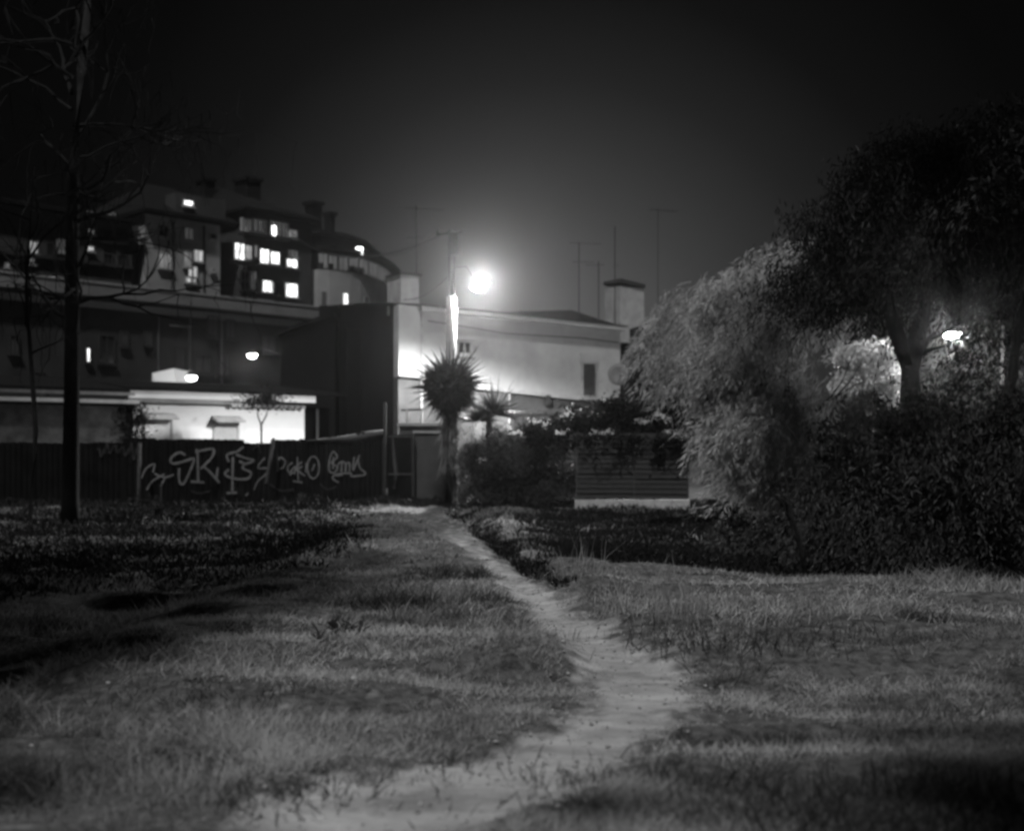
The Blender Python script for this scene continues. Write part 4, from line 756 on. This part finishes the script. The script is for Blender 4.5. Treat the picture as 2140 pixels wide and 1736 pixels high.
def trees():
    g = random.Random(4)
    # feathery pepper tree, lit from the left
    Y = 25; b = pt(1640, 1120, Y); z0 = gz(b.x, Y); t = thing('pepper_tree', (b.x, Y, z0), 'feathery tree with drooping foliage, lit on its left side by the lamp', 'tree')
    mb = MB(); top = pt(1620, 850, Y); mb.tube([(b.x, Y, z0-.2), (b.x-.1, Y, z0+.8), (top.x, Y, top.z)], [.22, .18, .12], 8).build('trunk', M['bark'], t)
    mb = MB(); 
    for k in range(9): branchy(mb, (b.x-.05, Y, z0+.7+.2*k), (g.uniform(-1, 1), g.uniform(-.8, .6), g.uniform(.2, .9)), g.uniform(.8, 1.3), .07, 2, g)
    mb.build('limbs', M['bark'], t)
    bl = [B(1400,690,Y,52,55), B(1455,640,Y,65,45), B(1550,620,Y,95,65), B(1505,760,Y-.5,75,75), B(1575,860,Y-1,80,85), B(1635,720,Y,90,100), B(1620,960,Y-1,80,80), B(1670,880,Y-.5,70,85), B(1440,765,Y,40,40), B(1680,1040,Y-1,100,90), B(1640,560,Y+1.5,80,60), B(1720,610,Y+1.5,75,50)]
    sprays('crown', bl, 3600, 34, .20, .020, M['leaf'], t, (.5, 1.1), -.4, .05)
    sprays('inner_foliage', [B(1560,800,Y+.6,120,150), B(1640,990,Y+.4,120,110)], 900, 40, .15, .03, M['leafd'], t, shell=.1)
    # big dark tree above, forked trunk
    Y = 20.5; b = pt(1915, 1180, Y); z0 = gz(b.x, Y); t = thing('forked_tree', (b.x, Y, z0), 'tall dark tree with a forked trunk towering over the right side', 'tree')
    f = pt(1902, 770, Y); l1 = pt(1845, 600, Y); l2 = pt(1940, 540, Y)
    MB().tube([(b.x, Y, z0-.2), (b.x+.02, Y, z0+1.2), f], [.24, .20, .15], 10).build('trunk', M['bark'], t, smooth=True)
    MB().tube([f-Vector((0, 0, .7)), f, f.lerp(l1, .5)+Vector((-.05, 0, 0)), l1, l1+Vector((-.5, .3, 1.2))], [.19, .16, .12, .10, .05], 8).build('limb', M['bark'], t, smooth=True)
    MB().tube([f-Vector((0, 0, .7)), f, f.lerp(l2, .5)+Vector((.06, 0, 0)), l2, l2+Vector((.3, .2, 1.5))], [.19, .17, .14, .11, .05], 8).build('limb', M['bark'], t, smooth=True)
    mb = MB()
    for q in (l1, l2, l1, l2, f): 
        for k in range(2): branchy(mb, q, (g.uniform(-1, 1), g.uniform(-.7, .7), g.uniform(.1, .9)), g.uniform(.8, 1.3), .08, 2, g)
    mb.build('branches', M['bark'], t)
    bl = [B(1830,430,Y,95,95), B(1930,380,Y,120,110), B(2060,350,Y,140,110), B(2170,320,Y,130,130), B(1750,510,Y,85,75), B(1690,590,Y+.5,90,60), B(1870,530,Y,110,75), B(2010,520,Y,110,75), B(2150,500,Y,110,110), B(1800,620,Y+.5,90,55), B(2040,470,Y-1,160,90), B(2120,640,Y,70,60)]
    crown_leaves('crown', bl, 60000, .13, .024, M['leafd'], t, 1.0, .65, 420, shell=.2)
    sprays('outer_foliage', bl, 1500, 36, .13, .026, M['leafs'], t, shell=.7)
    sprays('low_twigs', [B(2040,760,Y+1,110,90), B(1970,640,Y+1,80,50), B(2120,780,Y+1,60,90)], 200, 26, .12, .03, M['leafd'], t, thick=.12, shell=.2)
    # lower thicket at the right edge
    Y = 17.5; b = pt(1950, 1190, Y); z0 = gz(b.x, Y); t = thing('thicket', (b.x, Y, z0), 'dense dark thicket at the right edge of the meadow', 'shrub')
    mb = MB(); 
    for k in range(14): branchy(mb, (b.x+g.uniform(-2.2, 1.6), Y+g.uniform(-.5, 1), z0-.1), (g.uniform(-.5, .5), g.uniform(-.3, .3), 1), g.uniform(1.0, 1.8), .045, 2, g)
    mb.build('stems', M['bark'], t)
    bl = [B(1770,970,Y+1,100,90), B(1900,895,Y+.5,100,80), B(2020,920,Y,110,95), B(2120,900,Y,80,120), B(1800,1080,Y,120,90), B(1930,1090,Y,130,90), B(2060,1090,Y,130,90), B(2150,1050,Y,90,110), B(1700,1120,Y+1.5,90,60), B(1610,1110,Y+3,100,50)]
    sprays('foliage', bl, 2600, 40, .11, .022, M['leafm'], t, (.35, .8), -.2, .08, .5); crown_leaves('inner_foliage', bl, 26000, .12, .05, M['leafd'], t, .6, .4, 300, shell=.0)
    # dark flowering hedge over the slatted fence
    Y = 31.2; b = pt(1320, 1000, Y); t = thing('flowering_hedge', (b.x, Y, .1), 'overgrown hedge spotted with pale blossoms above the slatted fence', 'hedge')
    mb = MB()
    for k in range(10): branchy(mb, (b.x+g.uniform(-1.2, 1.4), Y+g.uniform(0, .7), .1), (g.uniform(-.4, .4), g.uniform(-.3, .3), 1), g.uniform(1.2, 1.7), .04, 2, g)
    mb.build('stems', M['bark'], t)
    bl = [B(1230,880,Y,70,28), B(1320,860,Y+.3,80,35), B(1400,870,Y,70,50), B(1150,905,Y+.3,60,28), B(1260,920,Y-.5,60,22), B(1360,915,Y-.5,70,22), B(1430,920,Y-.6,50,30), B(1370,800,Y+1.5,40,50)]
    crown_leaves('foliage', bl, 30000, .11, .05, M['leafd'], t, .3, .34, 200, shell=.35)
    for (x, y) in [(1264,906),(1272,903),(1338,879),(1347,881),(1386,872),(1394,876),(1430,911),(1437,913),(1396,903),(1245,903),(1408,908),(1185,867),(1120,880),(1170,905),(1372,868),(1080,905)]:
        p = pt(x, y, Y-1.3 if x > 1200 else Y-.8); n = 22; P = np.array(p)+rng.normal(size=(n, 3))*np.array([.07, .05, .03]); V, T, r = leaves(P, unit(rng.normal(size=(n, 3))+np.array([0, -.5, .6])), rng.uniform(.04, .09, n), rng.uniform(.03, .06, n)); tri_mesh('blossom_cluster', V, T, r, M['petal'], t)['kind'] = 'stuff'
    # shrub between the yucca and the slatted fence
    Y = 32; b = pt(1100, 1040, Y); t = thing('rambling_shrub', (b.x, Y, .05), 'rambling grey shrub between the yucca trunk and the slatted fence', 'shrub')
    mb = MB()
    for k in range(14): branchy(mb, (b.x+g.uniform(-1.4, 1.2), Y+g.uniform(-.3, .6), .0), (g.uniform(-.5, .5), g.uniform(-.3, .3), 1), g.uniform(.8, 1.5), .03, 2, g)
    mb.build('stems', M['barkp'], t)
    bl = [B(1000,940,Y,50,45), B(1060,930,Y,60,45), B(1120,920,Y+.4,60,50), B(1170,960,Y,50,60), B(1100,1000,Y,70,45), B(1020,1000,Y,60,45), B(1180,1010,Y-.3,40,35), B(975,1010,Y,35,35), B(1080,1030,Y,100,22), B(1060,970,Y,100,50)]
    crown_leaves('foliage', bl, 46000, .10, .024, M['palm'], t, .5, .34, 300, shell=.2)
    for (x, y) in [(965,898),(975,906),(1065,893),(1072,905),(957,918),(1010,960),(985,1040),(1140,890),(1095,912),(990,893)]:
        p = pt(x, y, Y-.9); n = 16; P = np.array(p)+rng.normal(size=(n, 3))*np.array([.06, .04, .03]); V, T, r = leaves(P, unit(rng.normal(size=(n, 3))+np.array([0, -.5, .6])), rng.uniform(.04, .08, n), rng.uniform(.03, .05, n)); tri_mesh('blossom_cluster', V, T, r, M['petal'], t)['kind'] = 'stuff'
    Y = 36.8; b = pt(1080, 1030, Y); t = thing('garden_hedge', (b.x, Y, .05), 'dense low hedge inside the yard, behind the rambling shrub', 'hedge')
    mb = MB()
    for k in range(9): branchy(mb, (b.x+g.uniform(-1.8, 1.8), Y+g.uniform(-.3, .4), .0), (g.uniform(-.4, .4), g.uniform(-.3, .3), 1), g.uniform(.6, 1.0), .03, 1, g)
    mb.build('stems', M['bark'], t)
    bl = [B(980,985,Y,60,50), B(1050,980,Y,70,55), B(1120,985,Y,70,55), B(1190,980,Y,60,60), B(1010,1030,Y,80,35), B(1130,1030,Y,90,35), B(1230,1000,Y,60,60)]
    crown_leaves('foliage', bl, 30000, .11, .04, M['leafm'], t, .4, .32, 260, shell=.1)
    # trees beyond on the right, around the second lamp
    Y = 33; b = pt(1830, 1000, Y); t = thing('garden_tree', (b.x, Y, .1), 'leafy tree lit bright white by the right hand street lamp', 'tree')
    top = pt(1830, 800, Y); MB().tube([(b.x, Y, 0), (b.x+.1, Y, 1.5), top], [.16, .12, .07], 8).build('trunk', M['bark'], t)
    bl = [B(1845,740,Y,38,32), B(1770,785,Y,26,16), B(1862,800,Y,20,28), B(1790,722,Y,40,14), B(1815,770,Y,22,18), B(1880,770,Y,16,30)]
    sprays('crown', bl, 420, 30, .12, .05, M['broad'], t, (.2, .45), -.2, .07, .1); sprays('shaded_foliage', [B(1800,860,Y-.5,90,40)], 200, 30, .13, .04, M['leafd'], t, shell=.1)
    Y = 37; b = pt(2060, 1000, Y); t = thing('roadside_tree', (b.x, Y, .1), 'sparse tree behind the right hand street lamp', 'tree'); mb = MB(); mb.tube([(b.x, Y, 0), (b.x, Y, 3.0)], [.14, .1], 8).build('trunk', M['bark'], t)
    mb = MB()
    for k in range(7): branchy(mb, (b.x, Y, 1.5+.25*k), (g.uniform(-1, 1), g.uniform(-.5, .5), g.uniform(.3, 1)), 2.4, .05, 2, g)
    mb.build('branches', M['bark'], t)
    bl = [B(2070,780,Y,70,60), B(2010,830,Y,60,60), B(2110,730,Y,40,60), B(1960,800,Y,50,60), B(2110,850,Y,60,60), B(1990,620,Y+1,80,50)]; crown_leaves('crown', bl, 16000, .14, .05, M['leafm'], t, .7, .4, 120, shell=.3)
    Y = 18.5; a = pt(2100, 870, Y); c = pt(2125, 700, Y); t = thing('leaning_tree', (a.x, Y, 0), 'thin dark leaning trunk at the far right edge', 'tree')
    MB().tube([(a.x-.1, Y, -.2), a, (a.x+.12, Y, (a.z+c.z)/2), c, (c.x+.4, Y, c.z+1.5)], [.11, .09, .085, .07, .04], 8).build('trunk', M['bark'], t, smooth=True)
    crown_leaves('crown', [((c.x+.7, Y, c.z+2.2), (1.3, 1.2, .9))], 9000, .15, .05, M['leafd'], t, .6, .4, 60)
    # right hand lamp
    p = pt(1990, 697, 33.5); l = thing('street_lamp', p, 'smaller street lamp shining through the trees on the right', 'street lamp')
    MB().lathe(p, [(.05, .3), (.14, .24), (.28, .08), (.28, .02)], 12).build('lamp_shade', M['dark'], l); MB().lathe(p, [(.06, -.16), (.2, -.1), (.24, 0), (.1, .02)], 12).build('lamp_glass', E['bulb'], l)
    MB().tube([p+Vector((.1, 0, .25)), p+Vector((.7, .2, .5)), (p.x+1.6, p.y+.4, p.z+.3), (p.x+1.6, p.y+.4, 0)], .05, 6).build('mast', M['dark'], l)
    light('lamp_light', p+Vector((0, -.3, -.28)), 1900, l)
    for (x, y, w, h, Yw) in [(1940,747,10,16,40),(2005,893,22,44,38),(2018,842,6,10,38)]:
        a = pt(x, y, Yw); 
        if w == 10: hb = thing('far_house', (pt(1980, 850, Yw).x, Yw+3, .1), 'dark far house behind the right trees with small lit windows', 'building'); MB().box(pt(1900, 0, Yw+1).x, pt(2140, 0, Yw+1).x, Yw+1, Yw+7, .0, 4.2).build('wall', M['aptdark'], hb); MB().box(pt(1890, 0, Yw+1).x, pt(2150, 0, Yw+1).x, Yw+.6, Yw+7.4, 4.203, 4.4).build('roof', M['roof'], hb)
        s = (Yw+1)/F*.5; fr = Frame(0, 1, 1, 1); fr.a = Vector((0, 41, 0)); fr.u = Vector((1, 0, 0)); fr.n = Vector((0, -1, 0)); a = pt(x, y, 41)
        window(fr, (a.x-w*s, a.x+w*s, min(a.z, 3.9)-h*s, min(a.z, 3.9)+h*s), hb, 'mid' if w > 8 else 'dim', bars=1, fw=.03)
    # ---- left: tall bare tree
    g = random.Random(9); Y = 26.6; b = pt(147, 1090, Y); t = thing('bare_tree', (b.x, Y, gz(b.x, Y)), 'tall bare tree with drooping twigs at the left side', 'tree'); z0 = gz(b.x, Y)
    c = pt(152, 380, Y); MB().tube([(b.x, Y, z0-.2), (b.x, Y, z0+.5), pt(150, 800, Y), c, pt(170, 150, Y), pt(190, -60, Y)], [.24, .19, .17, .14, .10, .05], 9).build('trunk', M['barkp'], t, smooth=True)
    tips = []; mb = MB()
    for k in range(20):
        z = pt(150, 60+34*k, Y); branchy(mb, z, (g.uniform(-1, 1.4), g.uniform(-.8, .5), g.uniform(-.1, .9)), g.uniform(1.3, 2.6), .05, 2, g, .35, .05, (2, 4), tips)
    mb.build('branches', M['barkp'], t)
    mb = MB()
    for p in tips:
        q = [p]; 
        for i in range(5): q.append(q[-1]+Vector((g.gauss(0, .07), g.gauss(0, .07), -g.uniform(.12, .32))))
        mb.tube(q, [.014, .012, .010, .008, .006, .004], 3, cap=False)
    mb.build('drooping_twigs', M['barkp'], t)['kind'] = 'stuff'
    # second bare tree, thinner, further left
    Y = 24; b = pt(60, 1120, Y); t = thing('bare_sapling', (b.x, Y, gz(b.x, Y)), 'thin bare sapling left of the tall bare tree', 'tree'); z0 = gz(b.x, Y)
    MB().tube([(b.x, Y, z0-.1), pt(75, 900, Y), pt(55, 600, Y), pt(70, 350, Y)], [.07, .055, .04, .02], 7).build('trunk', M['barkp'], t); mb = MB()
    for k in range(10): branchy(mb, pt(62, 380+40*k, Y), (g.uniform(-1, 1), g.uniform(-.6, .6), g.uniform(.1, 1)), g.uniform(.8, 1.6), .025, 2, g, .35)
    mb.build('branches', M['barkp'], t)
    # unseen leafy trees added to cast shade on the meadow and right-hand foliage
    for (x, y, h, r, tx, lab) in [(-5.5, 3.3, 9.3, 2.7, -6.6, 'unseen tree added for shade, nearest the camera on the left'), (-5.6, 7.9, 10.8, 3.1, -7.6, 'unseen tree added for shade, second from the camera on the left'), (-4.5, 5.8, 11.2, 1.8, -6.0, 'slim unseen tree added to shade the left meadow'), (-9.0, 10.6, 11.4, 3.0, -10.0, 'unseen tree added for shade, set back furthest from the path on the left'), (-6.6, 13.2, 12.4, 3.5, -9.4, 'unseen tree added for shade, third from the camera on the left'), (-8.6, 20.0, 14.6, 3.6, -12.0, 'unseen tree added for shade, farthest along the left side of the meadow'), (2.6, .4, 8.6, 1.4, 3.2, 'unseen tree added for shade behind the photographer on the right'), (4.2, 3.3, 8.4, 1.1, 4.6, 'narrow unseen tree added for shade to the right of the photographer'), (6.3, 18.0, 13.4, 3.2, 11.5, 'very tall unseen tree added to shade the right thicket, farther one'), (9.6, 12.6, 12.6, 2.9, 10.5, 'very tall unseen tree added to shade the right thicket, nearer one'), (10.4, 22.5, 15.0, 3.0, 13.5, 'tallest unseen tree, added for shade high above the far right corner')]:
        z0 = gz(tx, y); t = thing('added_shade_tree', (tx, y, z0), lab, 'tree', 'unseen shade trees added round the meadow')
        MB().tube([(tx, y, z0-.2), (tx+.1, y, h*.55), ((x+tx)/2, y, h*.85), (x, y, h*1.02)], [.26, .2, .14, .06], 8).build('trunk', M['bark'], t)
        crown_leaves('crown', [((x, y, h), (r, r, r*.55)), ((x+r*.4, y+r*.5, h+.4), (r*.7, r*.7, r*.4)), ((x-.8, y-.6, h+.5), (r*.8, r*.8, r*.45))], int(5200*r), .20, .12, M['leafd'], t, .4, .6, 150, shell=.2)
trees()

# ------------------------------------------------------------------ small things in the meadow
def tuft(x, y, n, L, label, m='stalk', spread=.12, name='tall_grass_tuft', cat='grass tuft', W=.006, group=None, lean=.2):
    Y = F*EYE/(y-HY); X = (x-CX)/F*Y; z = gz(X, Y); P = np.stack([X+rng.normal(0, spread, n), Y+rng.normal(0, spread, n), np.full(n, z-.03)], 1)
    D_ = unit(rng.normal(size=(n, 3))*np.array([lean, lean, .1])+np.array([.05, 0, 1])); V, T, r = blades(P, D_, L*(.5+.6*rng.random(n)), np.full(n, max(W, Y*.0006)), rng.normal(size=(n, 3))*np.array([.2, .2, .05]))
    o = tri_mesh(name, V, T, r, M[m], None, (X, Y, z)); tag(o, label, cat, group, 'stuff')
    return X, Y, z
for (x, y, n, L, lab) in [(1200,1205,16,.62,'tall thin grass stalks on the meadow edge, left of the others'),(1222,1200,8,.8,'single tallest stalks on the meadow edge under the pale blocks'),(1385,1225,12,.55,'leaning stalks on the crest in front of the slatted fence'),
                          (1300,1300,60,.42,'broad tuft of tall grass right of the path bend'),(1380,1310,70,.45,'densest tall grass clump on the right of the meadow'),(1450,1310,45,.42,'rightmost clump of the tall grass by the path bend'),(940,1180,30,.25,'rough grass tuft left of the narrow path'),
                          (1200,1470-150,30,.22,'small grass tuft beside the path bend'),(560,1520,26,.2,'small grass tuft in the left foreground'),(1000,1560,30,.14,'low grass tuft touching the path edge')]:
    tuft(x, y, n, L, lab, group='tall grass tufts in the meadow')
for (x, y, n, L, lab) in [(1505,1365,260,.22,'dark low clump of weeds in the right meadow'),(1690,1345,300,.14,'long dark weed patch on the right, far side'),(1960,1480,500,.18,'large dark weed patch painting a shadow streak near the right edge'),(1560,1660,420,.16,'dark grass hummock painting shade in the right foreground'),(1250,1650,220,.10,'dark grass hummock just right of the path foreground'),(600,1640,260,.11,'dark rough hummock left of the path foreground'),(850,1590,160,.08,'dark grass edge where the path widens'),(380,1560,300,.12,'dark patch in the left foreground'),(2000,1690,700,.22,'dark mass of weeds painting the shade in the bottom right corner'),(1780,1720,600,.2,'dark weeds painting the shade along the bottom right edge'),(430,1460,260,.10,'dark streak of grass in the left meadow')]:
    Yt = F*EYE/(y-HY); tuft(x, y, n, L, lab, 'tuftdark', .045*Yt, 'weed_shade_clump', 'weeds', .008, 'dark weed clumps in the meadow', .5)  # bottom right clumps paint the shade lying there with dark blades
def broadleaf(x, y, n, L, label, m='rosette'):
    Y = F*EYE/(y-HY); X = (x-CX)/F*Y; z = gz(X, Y); t = thing('broadleaf_weed', (X, Y, z), label, 'plant', 'broad leaved weeds in the meadow')
    for k in range(int(n*1.6)):
        a = random.uniform(0, 6.28); d = Vector((math.cos(a)*random.uniform(.2, .9), math.sin(a)*.5, random.uniform(.6, 1.4))).normalized(); s = d.cross(Vector((0, 0, 1))).normalized(); l = L*random.uniform(.4, .95); w = l*random.uniform(.05, .08); p = Vector((X+random.gauss(0, .03), Y+random.gauss(0, .03), z))
        b = MB(); pr = [(0, .15), (.3, .7), (.6, 1), (.85, .6), (1, .05)]
        for (f, wf) in pr: c = p+d*l*f-Vector((0, 0, .35*l*f*f)); b.v += [tuple(c-s*w*wf), tuple(c-Vector((0, 0, .012))), tuple(c+s*w*wf)]
        for i in range(4): b.f += [(3*i, 3*i+1, 3*i+4, 3*i+3), (3*i+1, 3*i+2, 3*i+5, 3*i+4)]
        b.build('leaf', M[m], t, smooth=True)
broadleaf(668, 1365, 9, .30, 'pale broad leaved weed left of centre, leaning left'); broadleaf(712, 1350, 12, .38, 'tallest pale broad leaved weed in the left meadow'); broadleaf(745, 1345, 6, .30, 'small pale weed just right of the tallest weed')
broadleaf(345, 1195, 14, .42, 'pale bushy weed in the dark grass below the graffiti'); broadleaf(620, 1175, 8, .4, 'dim leafy weed in the dark grass left of the path'); broadleaf(405, 1445, 4, .25, 'single pale upright weed leaf in the left foreground')
def stone(x, y, s, label, m='stone', sq=.55):
    Y = F*EYE/(y-HY); X = (x-CX)/F*Y; z = gz(X, Y); r = s*Y/F; g = random.Random(int(x)); b = MB(); n = 9
    for i in range(1, 5):
        ph = math.pi*i/5-math.pi/2
        for k in range(n): q = r*(1+g.uniform(-.16, .16)); b.v.append((X+q*math.cos(ph)*math.cos(2*math.pi*k/n), Y+q*.8*math.cos(ph)*math.sin(2*math.pi*k/n), z+q*sq*math.sin(ph)+r*sq*.45))
    for i in range(3):
        for k in range(n): b.f.append((i*n+k, i*n+(k+1) % n, (i+1)*n+(k+1) % n, (i+1)*n+k))
    b.f += [tuple(range(n-1, -1, -1)), tuple(range(3*n, 4*n))]; tag(b.build('stone', M[m], base=(X, Y, z), smooth=False), label, 'stone', 'stones lying in the meadow')
for (x, y, s, lab) in [(1044,1716,13,'white stone at the bottom edge of the path'),(1316,1374,9,'small white stone on the right edge of the path bend'),(150,1358,5,'tiny pale stone in the dark left meadow, upper'),(156,1330,4,'tiny pale stone just above another, left'),(66,1552,6,'pale pebble by the left edge of the foreground'),(348,1352,6,'pale stone alone in the dark left meadow'),(226,1438,5,'pale pebble in the left meadow'),(738,1428,8,'flat pale stone below the tallest weed'),(1010,1165,12,'pale stone beside the narrow path'),(1022,1180,9,'smaller pale stone touching the narrow path'),(870,1700,5,'grey pebble on the path foreground'),(1200,1590,5,'grey pebble on the path, middle')]: stone(x, y, s, lab)
# stone block at the foot of the fence, box by the shrub
for (x0, x1, y0, y1, Y, nm, lab, cat, mt) in [(334,380,1075,1096,27.5,'concrete_block','pale tilted concrete block lying in the weeds before the fence','block','trim'),(978,1000,1046,1052,32.6,'concrete_block','small pale block at the foot of the rambling shrub','block','stone'),(812,862,1044,1054,33.2,'door_step','worn pale step in front of the dark metal gate','step','trim')]:
    a, b = pt(x0, y1, Y), pt(x1, y0, Y); z = min(a.z, gz(a.x, Y)); o = MB().prism([(a.x, Y, z-.1), (b.x, Y, z-.05), (b.x-.03, Y, b.z+.02), (a.x+.02, Y, b.z-.04)], (0.03, .35, 0)).build(nm, M[mt], base=((a.x+b.x)/2, Y, z)); tag(o, lab, cat)
    md = o.modifiers.new('bevel', 'BEVEL'); md.width = .015

# ------------------------------------------------------------------ night haze
hz = bpy.data.materials.new('night_haze'); hz.use_nodes = True; n_ = hz.node_tree; n_.nodes.clear()
vs = n_.nodes.new('ShaderNodeVolumePrincipled'); ho = n_.nodes.new('ShaderNodeOutputMaterial'); n_.links.new(vs.outputs[0], ho.inputs['Volume'])
vs.inputs['Density'].default_value = HAZE_D; vs.inputs['Anisotropy'].default_value = HAZE_G; vs.inputs['Color'].default_value = (.9, .9, .9, 1)
o = MB().box(-310, 310, -70, 310, -3, 30).build('haze', hz); o['kind'] = 'stuff'
